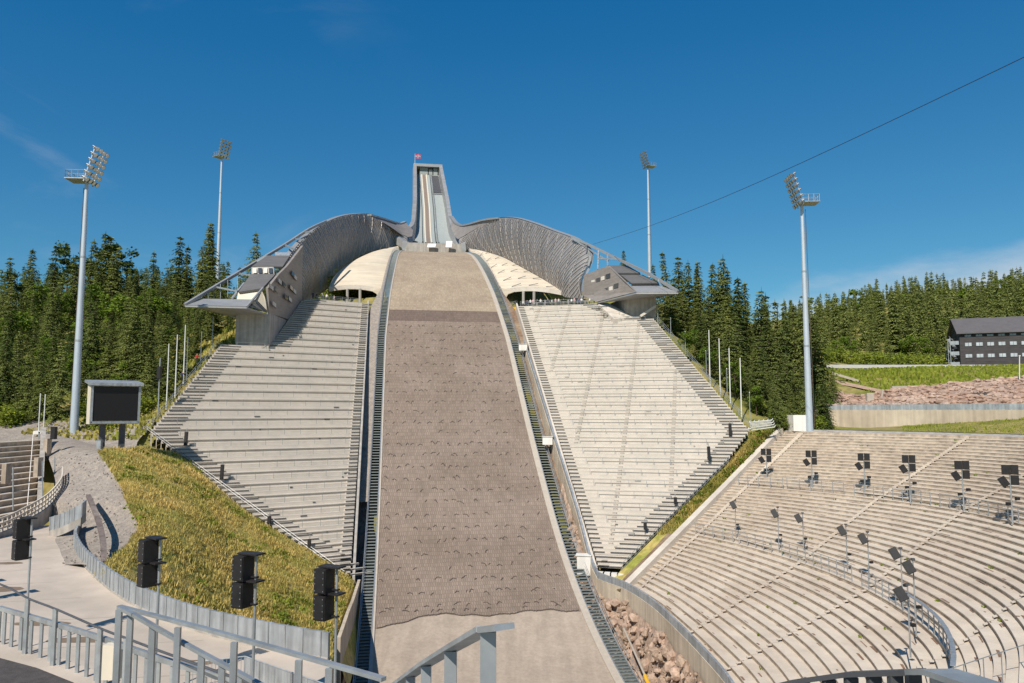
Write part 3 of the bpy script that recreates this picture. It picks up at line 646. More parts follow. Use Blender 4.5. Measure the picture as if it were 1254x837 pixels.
def resample(P, n):
    P = [Vector(p) for p in P]; d = [0]
    for a, b_ in zip(P[:-1], P[1:]): d.append(d[-1]+(b_-a).length)
    out = []
    for i in range(n):
        s = d[-1]*i/(n-1); k = max(j for j in range(len(d)-1) if d[j] <= s+1e-9); f = (s-d[k])/(d[k+1]-d[k]); t = k+f
        out.append(Vector(catmull([tuple(p) for p in P], t)))
    return out
def wing(side, lower, upper, flare_top, flare_bot):
    root = jump; NU = 61
    lo = resample(ats(lower), NU); up = resample(ats(upper), NU)
    def S(i, v):
        i = min(max(i, 0), NU-1); k = min(int(i), NU-2); f = i-k
        p = lo[k].lerp(lo[k+1], f).lerp(up[k].lerp(up[k+1], f), v)
        return p+Vector((-side*.9*math.sin(math.pi*v), 0, 0))      # slight outward belly
    sk = MB(); sk.grid([[S(i, v/8) for v in range(9)] for i in range(NU)])
    sk.build('wing_cladding', M['meshskin'], root, smooth=True, recalc=False)
    back = MB(); bo = Vector((side*1.1, .3, 0))
    back.grid([[S(i, v/8)+bo for v in range(9)] for i in range(NU)]); back.build('wing_back_cladding', M['meshskin'], root, smooth=True, recalc=False)
    tr = MB(); off = Vector((side*-.14, -.16, 0)); rr = random.Random(3+side)
    for k in range(-10, 78):
        i0 = k*.86+rr.uniform(-.06, .06); dl = rr.uniform(5.8, 6.4); w_ = rr.choice((.07, .08, .10, .13))
        prev = None
        v0, v1 = (0, 1) if rr.random() < .85 else (rr.uniform(0, .3), 1)
        for q in range(9):
            v = lerp(v0, v1, q/8); i = i0+dl*v-3
            if not 0 <= i <= NU-1: prev = None; continue
            p = S(i, v)+off
            if prev is not None: tr.bar(prev, p, w_, .10)
            prev = p
    for k in range(0, 62, 3):
        i0 = k; prev = None
        for q in range(9):
            v = q/8; i = i0-1.6*v
            if not 0 <= i <= NU-1: prev = None; continue
            p = S(i, v)+off*.7
            if prev is not None: tr.bar(prev, p, .08, .08)
            prev = p
    tr.build('wing_truss', M['strut'], root, recalc=False)
    for nm, pts, w_ in (('top_chord', up, .5), ('bottom_chord', lo, .5)):
        c_ = MB()
        for a, b_ in zip(pts[:-1], pts[1:]): c_.bar(a-(b_-a)*.08+Vector((side*.4, .2, .1)), b_+(b_-a)*.08+Vector((side*.4, .2, .1)), w_*1.2, w_)
        c_.build(nm, M['chord'], root, recalc=False)
    rf = MB(); rf.grid([[p+Vector((0, 0, .35)), p+bo+Vector((0, 0, .5))] for p in up]); rf.build('wing_top_sheet', M['chord'], root, smooth=True, recalc=False)
    ft = resample(ats(flare_top), 14); fb = resample(ats(flare_bot), 14)
    fm = MB(); fm.grid([[a.lerp(b_, j/3) for j in range(4)] for a, b_ in zip(fb, ft)]); fm.build('flare_wall', M['steelskin'], root, smooth=True, recalc=False)
    fc = MB()
    for a, b_ in zip(ft[:-1], ft[1:]): fc.bar(a+Vector((0, .5, 0)), b_+Vector((0, .5, 0)), 1.3, .5)
    fc.build('flare_cap', M['chord'], root, recalc=False)
    return lo, up
BK = lambda L: [(a, b, Y*(1+.055*min(1, max(0, (238-Y)/28)))) for a, b, Y in L]
LWlo, LWup = wing(-1, BK([(488, 303.5, 233), (478, 304, 230), (464, 306, 225), (444, 313.5, 216), (424, 325, 205), (409, 339, 196), (401, 353, 190), (385, 364, 178), (366, 374, 165)]),
     BK([(499, 291.5, 238), (486, 285, 234), (474, 275, 228), (460, 266, 221), (447, 263, 214), (424, 265, 200), (403, 272, 187), (382, 285, 175), (362, 305, 161), (347, 326, 152)]),
     [(495.5, 271.5, 249), (490, 274, 245), (484, 272.8, 241), (467, 267.3, 228), (452, 263, 217)], [(506, 282, 246), (504, 290, 239), (497, 291, 238), (475, 276, 228), (452, 264, 217)])
RWlo, RWup = wing(1, [(572, 307, 234), (593.4, 308.5, 228), (615, 314.4, 221), (640, 327.8, 208), (663.7, 341, 196), (683.7, 356, 186), (692, 363.7, 182), (712, 364, 179.5)],
     [(562, 294, 238), (577, 285, 233), (592, 277, 227), (610, 268.6, 219), (630, 268.4, 210), (653.6, 275, 200), (677, 284, 191), (700.5, 292.6, 185), (713, 301, 181), (721, 312, 179), (719, 326, 179)],
     [(552.5, 265, 255), (558, 272.5, 248), (565.4, 276, 243), (575.4, 274.5, 236), (593, 269.5, 226), (612, 267, 218)], [(553, 281, 247), (560, 293, 240), (566, 291, 237), (580, 283.5, 232), (594, 276, 226), (612, 268, 218)])

# concrete shoulders beside the knoll
def shoulder(outer, inner, bottom_sag, label):
    o = resample(ats(outer), 22); i_ = resample(ats(inner), 22)
    root = thing('concrete_shoulder', o[-1].lerp(i_[-1], .5), label, 'roof')
    b = MB(); b.grid([[a.lerp(c, j/10)+Vector((0, 0, .8*math.sin(math.pi*j/10))) for j in range(11)] for a, c in zip(o, i_)])
    e = b.build('deck', M['concrete'], root, smooth=True, recalc=False); e.data.materials.clear(); e.data.materials.append(M['shoulder'])
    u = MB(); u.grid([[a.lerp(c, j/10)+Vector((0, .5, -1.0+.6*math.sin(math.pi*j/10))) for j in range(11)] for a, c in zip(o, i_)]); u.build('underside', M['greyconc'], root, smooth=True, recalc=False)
    lip = MB(); row = [o[-1].lerp(i_[-1], j/10)+Vector((0, 0, .8*math.sin(math.pi*j/10))) for j in range(11)]
    for a, c in zip(row[:-1], row[1:]): lip.bar(a+Vector((0, .1, -.45)), c+Vector((0, .1, -.45)), .5, 1.1)
    lip.build('edge_beam', M['concrete'], root)
    return root, row
M['shoulder'] = mat('shoulder_concrete', (.60, .52, .40), .8, var=.05, scale=.5, base2=(.56, .48, .37), streak=(.1, .1, 1.6, .10))
lsh, row = shoulder([(486, 304, 232), (464, 306.5, 224.6), (444, 314, 215.6), (424, 325.5, 204.6), (409, 339.5, 196), (403, 352.5, 189)], [(489, 306, 230), (480, 317, 216), (473.5, 331, 203), (470, 345, 195), (467, 354.5, 189)], 0, 'cream concrete shoulder left of the knoll, open underneath to green trees')
b = MB(); q = at(462, 356, 188)
b.slab([at(455, 356.5, 187.6), at(461, 360, 187.6), at(464.5, 368, 187.6), at(465.5, 380, 187.6), at(471, 380, 187.6), at(472, 352, 187.6)], (0, 1.2, 0)); b.build('leg', M['shoulder'], lsh)
for px in (425.5, 441):
    b = MB(); b.tube(at(px, 354, 188), at(px, 374, 188), .35, n=10); b.build('column', M['greyconc'], lsh)
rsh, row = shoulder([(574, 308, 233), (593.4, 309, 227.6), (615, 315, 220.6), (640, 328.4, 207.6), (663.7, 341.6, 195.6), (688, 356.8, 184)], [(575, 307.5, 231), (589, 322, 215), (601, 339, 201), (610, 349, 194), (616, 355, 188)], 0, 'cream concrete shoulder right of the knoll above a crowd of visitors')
b = MB(); b.slab([at(612, 352, 187), at(617, 380, 187), at(620, 380, 187), at(619, 366, 187), at(622, 360.5, 187), at(630, 357.5, 187)], (0, 1.2, 0)); b.build('leg', M['shoulder'], rsh)
for px in (641, 654):
    b = MB(); b.tube(at(px, 357, 186), at(px, 373, 186), .35, n=10); b.build('column', M['greyconc'], rsh)
for i in range(14):                       # dark drainage slots in the right deck
    a, c = random.Random(i).uniform(.12, .8), 0
slots = MB(); o_ = resample(ats([(574, 308, 233), (593.4, 309, 227.6), (615, 315, 220.6), (640, 328.4, 207.6), (663.7, 341.6, 195.6), (688, 356.8, 184)]), 22); i2 = resample(ats([(575, 307.5, 231), (589, 322, 215), (601, 339, 201), (610, 349, 194), (616, 355, 188)]), 22)
for r_ in range(5, 21, 3):
    for j in range(3):
        f0 = .18+.3*j-.03*(r_ % 2); f1 = f0+.16
        if r_ < 10 and j == 2: continue
        P = lambda k, f: o_[k].lerp(i2[k], 1-f)+Vector((0, -.05, .8*math.sin(math.pi*f)+.08))
        slots = MB(); slots.bar(P(r_, f0), P(r_, f1)+Vector((0, 0, .55)), .22, .10); slots.build('drain_slot', M['darkgrey'], rsh, recalc=False)
# promenade deck and dark back wall under the right shoulder
for sgn, x0, x1, lab in ((1, 616, 700, 'right'), (-1, 372, 470, 'left')):
    b = MB(); z = PR.P.z+.1 if sgn > 0 else PL.P.z+.05
    Pl = PR if sgn > 0 else PL
    ua, ub = (0, 18.2) if sgn > 0 else (-13.5, 0)
    b.slab([Pl.pt(ua, .1, z), Pl.pt(ub, .1, z), Pl.pt(ub, 22, z), Pl.pt(ua, 22, z)], (0, 0, -.5)); struct(b.build('promenade', M['greyconc']))
b = MB(); b.slab([at(614, 376, 205), at(712, 372, 205), at(712, 345, 205), at(614, 345, 205)], (0, .5, 0)); b.build('back_wall', M['darkgrey'], rsh)

# ================================================================== JUDGES' TOWERS
def quad_slab(b, pts, th, mi=0):
    P = ats(pts); n = (P[1]-P[0]).cross(P[2]-P[0]).normalized(); n = n if n.y > 0 else -n
    b.slab(P, n*th, mi)
jl = thing('judges_tower', at(310, 420, 142), 'shaded steel clad judging tower with stepped roofs on the left above grey terraces', 'tower')
def jpart(parent, name, m, polys, th=.35):
    b = MB()
    for p in polys: quad_slab(b, p, th)
    return b.build(name, M[m], parent)
# base: closed block standing on the terraces
def block(parent, name, m, bottom, ztop, low=3.0):
    b = MB(); P = [Vector((p.x, p.y, p.z-low)) for p in bottom]; b.hexa(P+[Vector((p.x, p.y, ztop)) for p in bottom]); return b.build(name, M[m], parent)
A = at(329, 425, 142.2); B = at(288, 418, 141.4); Cc = at(366, 371, 162.5)
D = Vector((Cc.x-8, Cc.y+3, B.z))
zt = at(328, 383.6, 142.2).z
block(jl, 'base', 'greyconc', [Vector((B.x, B.y, B.z)), Vector((A.x, A.y, B.z)), Vector((Cc.x, Cc.y, B.z)), D], zt)
# clad body: inner wall polygon, given depth towards the outside
inner = ats([(328, 384, 142.2), (321, 353, 141.2), (337, 336, 147), (347, 326, 152), (366, 301, 163), (367, 396, 163)])
inner = [Vector((-45.4-.25*max(0, 150-p.y)/8, p.y, p.z)) for p in inner]
b = MB(); b.slab(inner, (-.5, .1, 0)); b.build('inner_wall', M['steelskin'], jl)
wm = MB()
win = jl
for (px, py, Y) in ((314, 0, 0),):
    pass
def face_windows(root, face, cells, w0, h0, mats, nrm):
    # cells are (px,py,Y): window centres on the face; w0/h0 metres; along face direction 'face'
    for k, (px, py, Y) in enumerate(cells):
        c = at(px, py, Y); d = face.normalized(); u = Vector((0, 0, 1))
        c = c+nrm*.06
        f = MB(); P = [c-d*w0/2-u*h0/2, c+d*w0/2-u*h0/2, c+d*w0/2+u*h0/2, c-d*w0/2+u*h0/2]
        f.slab([p+nrm*.0 for p in P], nrm*.10); w_ = f.build('window', M['darkgrey'], root)
        g_ = MB(); Q = [c+(p-c)*.86+nrm*.11 for p in P]; g_.slab(Q, nrm*.03); g_.build('pane', M[mats[k % len(mats)]], w_)
def on_x(px, py, xw): r = ray(px, py); return r*(xw/r.x)
cells = []
for px, py in ((331.5, 352), (337, 355), (342, 345), (347, 349), (335, 373), (349.5, 364), (354.5, 367), (358, 336), (361, 340), (356, 353), (360, 357)):
    p = on_x(px, py, -45.3); cells.append((px, py, p.y))
face_windows(jl, Vector((0, 1, -.15)), cells, 2.3, .85, ['winlit', 'glass'], Vector((1, 0, 0)))
# roofs, terraces and front parts
jpart(jl, 'canopy', 'chord', [[(226.7, 373.6, 135), (302, 375.6, 136.5), (310.3, 367, 140), (243.4, 366, 139.5)]], .4)
so_ = MB(); P = ats([(226.7, 374.5, 135), (302, 376.4, 136.5), (328, 385, 142.2), (289, 388, 142.5), (240, 376, 141.5)]); so_.slab(P, (0, 0, -.25)); so_.build('soffit', M['chord'], jl)
jpart(jl, 'front_wall', 'cream', [[(290, 367, 140.4), (312, 367.5, 140.6), (322, 354.5, 141.6), (291.5, 358.5, 141.6)]], .3)
jpart(jl, 'corner_wall', 'cream', [[(316, 369, 140.9), (327.5, 381, 142.0), (325.5, 367, 141.6), (321, 357, 141.4)]], .25)
jpart(jl, 'glazing', 'glass', [[(302.5, 374.5, 137.3), (327, 383, 142.2), (323, 356, 141.7), (311, 367, 140.6)]], .15)
jpart(jl, 'lower_roof', 'roof', [[(292, 357.7, 141), (321.5, 353.0, 141), (337.5, 335.6, 147.2), (307, 335.8, 147.6)]], .35)
jpart(jl, 'window_band', 'greyconc', [[(308, 336, 147.9), (336, 336, 147.7), (335, 327, 149), (308, 327.2, 149.2)]], .3)
for k in range(4):
    x = 309.5+k*6.6; jpart(jl, 'band_window', 'glass' if k % 2 else 'winlit', [[(x, 334.5, 147.4), (x+4.6, 334.5, 147.4), (x+4.6, 328.5, 148.5), (x, 328.5, 148.5)]], .05)
jpart(jl, 'upper_roof', 'roof', [[(308.6, 326.2, 150.4), (346, 326.8, 151.4), (355, 313.2, 157.2), (327, 313.2, 157)]], .35)
jpart(jl, 'roof_rail', 'galv', [[(337, 313.4, 157.5), (354.5, 313.4, 157.5), (354.5, 309.4, 158.5), (337, 309.2, 158.5)]], .1)
oc = MB(); P = resample(ats([(226.7, 373.6, 135), (294, 333, 152), (349, 300, 170), (378.5, 281, 181), (399, 271.4, 190)]), 20)
for a, c in zip(P[:-1], P[1:]): oc.bar(a, c, .55, .55)
oc.build('outer_chord', M['chord'], jl, recalc=False)
for a, c in (((284, 366, 139.6), (299, 347, 144.5)), ((302, 376, 136.4), (322.5, 352.5, 141)), ((263, 351.5, 144), (291, 357, 141.5)), ((293, 335, 151.5), (308, 337.5, 147.5)), ((313, 322, 158), (327, 313.5, 157)), ((349, 300.2, 170), (361, 306, 161)), ((360, 292.6, 175), (373, 294, 169)), ((372, 285, 179), (383, 284, 175))):
    st_ = MB(); st_.bar(at(*a), at(*c), .32); st_.build('strut', M['galv'], jl, recalc=False)

for (px, y0, y1, Y) in ((247, 365, 360, 141), (262, 366, 352, 143), (279, 366, 343, 145), (291, 357, 338, 149), (255, 366, 356, 142), (270, 366, 348, 144)):
    mn = MB(); mn.bar(at(px, y0, Y), at(px, y1, Y), .08); mn.build('net_post', M['galv'], jl, recalc=False)

jr = thing('judges_tower', at(785, 388, 163), 'sunlit warm steel judging tower with stepped roofs above the bright right terraces', 'tower')
A = at(764, 388, 164); A = at(766, 385, 165.5); B = at(804, 394, 161.5)
zt = at(770, 363, 164).z
block(jr, 'base', 'greyconc', [Vector((A.x, A.y, A.z)), Vector((B.x, B.y, A.z)), Vector((B.x+2, B.y+16, A.z)), Vector((A.x-3, A.y+15, A.z))], zt)
fx = [(778.5, 357.8, 158), (730, 370, 170), (714, 362, 177), (715, 337, 177.5), (744.4, 325.6, 168), (766, 346, 161)]
P = ats(fx); nrm = (P[0]-P[3]).cross(Vector((0, 0, 1))).normalized(); nrm = nrm if nrm.x < 0 else -nrm
b = MB(); b.slab(P, -nrm*.5); b.build('inner_wall', M['steelskin'], jr)
face_dir = (P[0]-P[3]); face_dir.z = 0; fd = face_dir.normalized()
def on_face(px, py):
    r = ray(px, py); k = P[3].dot(nrm)/r.dot(nrm); return (r*k).y
F = P
cells = [(px, py, on_face(px, py)) for px, py in ((727, 345.5), (733, 343.5), (739, 341), (745, 338.5), (725, 361.5), (731, 359.5), (737, 358), (743, 355.5), (749, 353.5), (755, 350.5))]
face_windows(jr, fd+Vector((0, 0, 0)), cells, 1.75, 1.05, ['winlit', 'glass'], nrm)
jpart(jr, 'canopy', 'chord', [[(780, 358, 157.6), (830.5, 357.6, 155), (810, 350.7, 159.5), (773.5, 350.5, 161)]], .4)
so_ = MB(); so_.slab(ats([(779, 358.8, 157.6), (830.5, 358.6, 155), (806, 364, 164), (766, 365.5, 165), (731, 370.5, 170)]), (0, 0, -.25)); so_.build('soffit', M['chord'], jr)
jpart(jr, 'lower_band', 'glass', [[(773.5, 351, 161.4), (808, 351, 160.4), (806, 345.5, 162), (773.5, 345.8, 162.6)]], .3)
jpart(jr, 'lower_roof', 'roof', [[(773.5, 347.2, 161.4), (806, 346.5, 160.6), (787, 336.8, 166), (760, 336.8, 166.5)]], .35)
jpart(jr, 'upper_band', 'glass', [[(758, 338, 166.8), (785, 337.6, 166.4), (783, 333.5, 167.5), (754, 333.2, 168)]], .3)
jpart(jr, 'upper_roof', 'roof', [[(754, 334.4, 167), (784, 334.6, 166.4), (768, 325.2, 172), (744.4, 325.2, 172)]], .35)
oc = MB(); P = resample(ats([(830.5, 357.5, 155), (795, 336, 163), (760, 319, 172), (720, 299.5, 180), (700, 291, 184)]), 16)
for a, c in zip(P[:-1], P[1:]): oc.bar(a, c, .55, .55)
oc.build('outer_chord', M['chord'], jr, recalc=False)
for a, c in (((733, 306, 177.5), (732, 330, 172)), ((744, 312, 175.5), (744, 326, 169)), ((757, 318, 173), (731, 317, 172)), ((720, 300, 180), (716, 302, 178)), ((806, 343, 160), (812, 351, 159.5)), ((700, 292, 183.5), (745, 320, 175))):
    st_ = MB(); st_.bar(at(*a), at(*c), .3); st_.build('strut', M['galv'], jr, recalc=False)

rw = MB(); rw.slab(ats([(731, 371, 170.5), (744, 371, 170), (777, 388.5, 164), (752, 391, 161.5)]), (0, 0, -1.5)); rw.build('ramp_wall', M['concrete'], jr)
b = MB(); b.bar(at(784, 387.5, 161), at(803, 375.5, 161), .8, .5); b.build('brace', M['concrete'], jr)

# ================================================================== RIGHT ARENA STAND
M['patch0'] = mat('rust_brown_scrap', (.22, .13, .085), .9, var=.35, scale=2)
ar = thing('curved_grandstand', arena(0, 0), 'large curved concrete grandstand sweeping round on the right in front of the ski jump', 'grandstand')
NA = 70; TIERS = [15, 16, 20]
bl = []
for i, k in enumerate(TIERS): bl += [i+j/k for j in range(k)]
bl.append(3.0)
tread = MB(); riser = MB(); ais = [MB() for _ in range(4)]
AA = [7*i/NA for i in range(NA+1)]; AIS = [[[], []] for _ in range(4)]
for k in range(len(bl)-1):
    b0, b1 = bl[k], bl[k+1]; z0 = arena(0, b0).z; z1 = arena(0, b1).z; lastz = z0
    f = [arena(a, b0) for a in AA]; h_ = [arena(a, b1) for a in AA]
    nrm_ = []
    for i in range(NA+1):
        d = Vector((h_[i].x-f[i].x, h_[i].y-f[i].y, 0)).normalized(); nrm_.append(d)
    lip = .05
    tread.grid([[Vector((p.x-n_.x*lip, p.y-n_.y*lip, z0)), Vector((q.x+n_.x*.02, q.y+n_.y*.02, z0))] for p, q, n_ in zip(f, h_, nrm_)])
    tread.grid([[Vector((p.x-n_.x*lip, p.y-n_.y*lip, z0-.09)), Vector((p.x-n_.x*lip, p.y-n_.y*lip, z0))] for p, n_ in zip(f, nrm_)])
    riser.grid([[Vector((q.x, q.y, z0)), Vector((q.x, q.y, z1))] for q in h_])
    for i, a in enumerate((.55+.35*0, 2.05, 3.35, 5.3)):
        a_ = a if i else .25
        a2 = a_+.055; n_ = Vector((arena(a_, b1).x-arena(a_, b0).x, arena(a_, b1).y-arena(a_, b0).y, 0)); L_ = n_.length; n_.normalize(); hh = (z1-z0)*.5
        for aa in (a_, a2):
            f_, t_ = arena(aa, b0), arena(aa, b1); V = lambda p, o, z: Vector((p.x+n_.x*o, p.y+n_.y*o, z))
            AIS[i][aa == a2] += [V(f_, -lip-.03, z0+.015), V(t_, -L_*.45, z0+.015), V(t_, -L_*.45, z0+hh), V(t_, -lip-.03, z0+hh)]
for i in range(4): ais[i].grid(list(zip(*AIS[i])))
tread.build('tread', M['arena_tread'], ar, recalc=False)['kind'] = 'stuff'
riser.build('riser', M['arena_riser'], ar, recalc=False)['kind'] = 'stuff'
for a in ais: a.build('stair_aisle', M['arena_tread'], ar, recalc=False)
rr = random.Random(41); lt = MB(); wd = MB()
for _ in range(420):
    k = rr.randrange(len(bl)-1); a = rr.uniform(.1, 6.6); p = arena(a, bl[k]); q = arena(a, bl[k+1]); f = rr.choice((.08, .9, .5, rr.random())); c = p.lerp(q, f); c.z = p.z+.012
    d = (arena(a+.05, bl[k])-p).normalized(); n_ = Vector((-d.y, d.x, 0)); L_ = rr.choice((.15, .3, .5, .9)); w_ = rr.uniform(.04, .12)
    lt.add([c-d*L_-n_*w_, c+d*L_-n_*w_*rr.uniform(.3, 1), c+d*L_*.8+n_*w_, c-d*L_*.9+n_*w_], [(0, 1, 2, 3)])
for _ in range(70):
    k = rr.randrange(len(bl)-1); a = rr.uniform(.1, 6.6); p = arena(a, bl[k]).lerp(arena(a, bl[k+1]), .93); p.z = arena(a, bl[k]).z
    for _q in range(8):
        t_ = rr.uniform(0, 6.28); e = Vector((math.cos(t_), math.sin(t_), 0)); h_ = rr.uniform(.08, .25); o = p+e*rr.uniform(0, .25); wd.add([o-e*.05, o+e*.05, o+e*.12+Vector((0, 0, h_)), o-e*.02+Vector((0, 0, h_))], [(0, 1, 2, 3)])
stuff(lt.build('litter', M['patch0'], recalc=False), 'brown scraps and stains scattered over the rows of the curved grandstand', 'litter'); stuff(wd.build('row_weeds', M['bush'], recalc=False), 'small green weeds growing in the row joints of the curved grandstand', 'weeds')
kb = MB()
for k in range(40):
    p = arena(0, 3*k/40); q = arena(0, 3*(k+1)/40); o = Vector((-.7, .55, 0))
    kb.hexa([p+Vector((0, 0, -2)), p+o+Vector((0, 0, -2)), q+o+Vector((0, 0, -2)), q+Vector((0, 0, -2)), p+Vector((0, 0, .7)), p+o+Vector((0, 0, .7)), q+o+Vector((0, 0, .7)), q+Vector((0, 0, .7))])
kb.build('kerb', M['concrete'], ar)
tk = MB(); tk.grid([[arena(a, 3)+Vector((0, 0, .0)), arena(a, 3)+(arena(a, 3)-arena(a, 2.9)).normalized()*2.0+Vector((0, 0, -.35))] for a in AA]); tk.build('top_walkway', M['greyconc'], ar, recalc=False)
def arena_rail(b_, a0, a1, h=1.1, cat='barrier'):
    b = MB(); K = int((a1-a0)*7); pts = [arena(lerp(a0, a1, i/K), b_)+Vector((0, 0, .45)) for i in range(K+1)]
    for i, p in enumerate(pts):
        b.bar(p-Vector((0, 0, .5)), p+Vector((0, 0, h)), .07)
        if i < K:
            q = pts[i+1]
            for hh in (h, h*.62, h*.25): b.bar(p+Vector((0, 0, hh)), q+Vector((0, 0, hh)), .05)
    return b.build('crush_barrier', M['galv'], ar, recalc=False)
for (b_, a0, a1) in ((1.0, .25, .85), (1.0, .95, 1.55), (1.0, 1.75, 3.1), (1.0, 3.3, 5.6), (2.0, .15, .75), (2.0, .8, 1.6), (2.0, 1.75, 2.9), (2.0, 3.05, 4.6)): arena_rail(b_, a0, a1)
tsl = MB()                               # solid slab rail of the lower barrier where it bends towards us
pts = [arena(a, 1.0)+Vector((0, 0, 1.6)) for a in np.linspace(4.2, 6.2, 10)]
for a, c in zip(pts[:-1], pts[1:]): tsl.bar(a, c, .3, .06)
tsl.build('rail_cap', M['galv'], ar)

# retaining wall with sheet metal top
def wall_along(pts, zb, zt, th, m, name, label, cat, cap=None, cap_h=.9, cap_w=.25, capm='sheet', seam=1.2, capname='sheet_fence'):
    pts = [Vector(p) for p in pts]; root = thing(name, (pts[0].x, pts[0].y, zb if not callable(zb) else pts[0].z), label, cat)
    b = MB(); nrm_ = []
    for i, p in enumerate(pts):
        d = pts[min(i+1, len(pts)-1)]-pts[max(i-1, 0)]; nrm_.append(Vector((d.y, -d.x, 0)).normalized())
    ZB = zb if callable(zb) else (lambda p: zb); ZT = zt if callable(zt) else (lambda p: zt)
    rows = [[Vector((p.x, p.y, ZB(p))), Vector((p.x, p.y, ZT(p))), Vector((p.x+n_.x*th, p.y+n_.y*th, ZT(p))), Vector((p.x+n_.x*th, p.y+n_.y*th, ZB(p)))] for p, n_ in zip(pts, nrm_)]
    b.grid(rows); b.poly(rows[0]); b.poly(rows[-1]); b.build('wall', M[m], root)
    if cap:
        c_ = MB()
        rows = [[Vector((p.x-n_.x*.06, p.y-n_.y*.06, ZT(p)-.05)), Vector((p.x-n_.x*(.06), p.y-n_.y*.06, ZT(p)+cap_h)), Vector((p.x+n_.x*cap_w, p.y+n_.y*cap_w, ZT(p)+cap_h)), Vector((p.x+n_.x*cap_w, p.y+n_.y*cap_w, ZT(p)-.05))] for p, n_ in zip(pts, nrm_)]
        c_.grid(rows); c_.poly(rows[0]); c_.poly(rows[-1]); cobj = c_.build(capname, M[capm], root)
        s_ = MB(); acc = 0
        for i in range(len(pts)-1):
            p, q = pts[i], pts[i+1]; L_ = (q-p).length
            while acc < L_:
                r_ = p.lerp(q, acc/L_); n_ = nrm_[i]
                for o in (-.085, cap_w+.025): s_.box((r_.x+n_.x*o, r_.y+n_.y*o, ZT(r_)+cap_h/2), (.06, .06, cap_h+.04), 0)
                acc += seam
            acc -= L_
        s_.build('seam', M['galv'], cobj, recalc=False)
    return root
rwpts = resample([PR.pt(-1.1+27.4*.22, -64*.26+2), PR.pt(-1.0+27.4*.55, -64*.56), PR.pt(-.9+27.4*.85, -64*.86), (10.6, 107.8, -22), (11.9, 103.4, -22.4), (14.2, 98.6, -22.5), (16.0, 90, -22.5), (16.9, 80, -22.5), (17.4, 71, -22.5), (17.5, 64, -22.5), (16.7, 57, -22.5), (15, 49, -22.5), (12.5, 41, -22.5)], 70)
def rw_top(p):
    u, w_ = PR.uv(Vector((p.x, p.y, 0)))
    return max(-22.4, PR.P.z+PR.sl*w_+.2) if p.y > 100 else -22.4
wall_along(rwpts, lambda p: rw_top(p)-6.5, rw_top, -.35, 'wallconc', 'retaining_wall', 'curved tan concrete retaining wall with metal top in front of the curved grandstand', 'wall', cap=True, cap_h=.85, cap_w=-.3)
# rock pit between stairs and the retaining wall
b = MB(); rows = []
for i in range(60):
    f = i/59; n = lerp(112, 176, f); a = hw(n, 15.25, hill_z(n)-.6-3.0*min(1, f*2.5)); q = rwpts[min(69, int(22+f*40))]
    c = Vector((q.x-.1, q.y, rw_top(q)-1.7-.3*min(1, f*2)))
    row = []
    for j in range(15):
        p = a.lerp(c, j/14); s = math.sin(math.pi*j/14)
        p.z += -2.0*s*min(1, f*2)+1.3*mnoise.noise((p.x*.5, p.y*.5, 0))*s+.7*mnoise.noise((p.x*1.3, p.y*1.3, 3)); row.append(p)
    rows.append(row)
b.grid(rows); struct(b.build('rock_pit', M['rock'], recalc=False))
b = MB(); rr = random.Random(5)
for _ in range(1500):
    i = rr.randrange(8, 59); j = rr.uniform(3, 14); k = int(j)
    p = rows[i][k].lerp(rows[i][min(k+1, 14)], j-k)+Vector((rr.uniform(-.5, .5), rr.uniform(-.5, .5), 0)); b.stone(p, rr.choice((.1, .16, .24, .34, .5, .75)))
stuff(b.build('loose_rock', M['rock'], recalc=False), 'pinkish broken rocks heaped below the curved retaining wall', 'rocks')
pr_ = thing('drain_pipe', at(780, 755, 88), 'long grey pipe with a yellow end lying down the rock pit', 'pipe')
b = MB(); b.tube(at(764, 772-2, 90), at(791, 830, 76), .11, n=8); b.build('pipe', M['kerb'], pr_); b = MB(); b.tube(at(790, 828, 76.4), at(794, 838, 74.5), .2, n=8); b.build('pipe_end', M['yellow'], pr_)

# left gully
b = MB(); rows = []
for i in range(46):
    f = i/45; n = lerp(100, 178, f); a = hw(n, -14.6, hill_z(n)-.5-2.2*min(1, f*3)); c = hw(n, lerp(-17.3, -19.5, f), hill_z(n)-.3-2.5*min(1, f*3))
    row = []
    for j in range(9):
        p = a.lerp(c, j/8); s = math.sin(math.pi*j/8); p.z += -1.2*s*min(1, f*2)+.8*mnoise.noise((p.x*.7, p.y*.7, 9)); row.append(p)
    rows.append(row)
b.grid(rows); struct(b.build('gully', M['darkrock'], recalc=False))

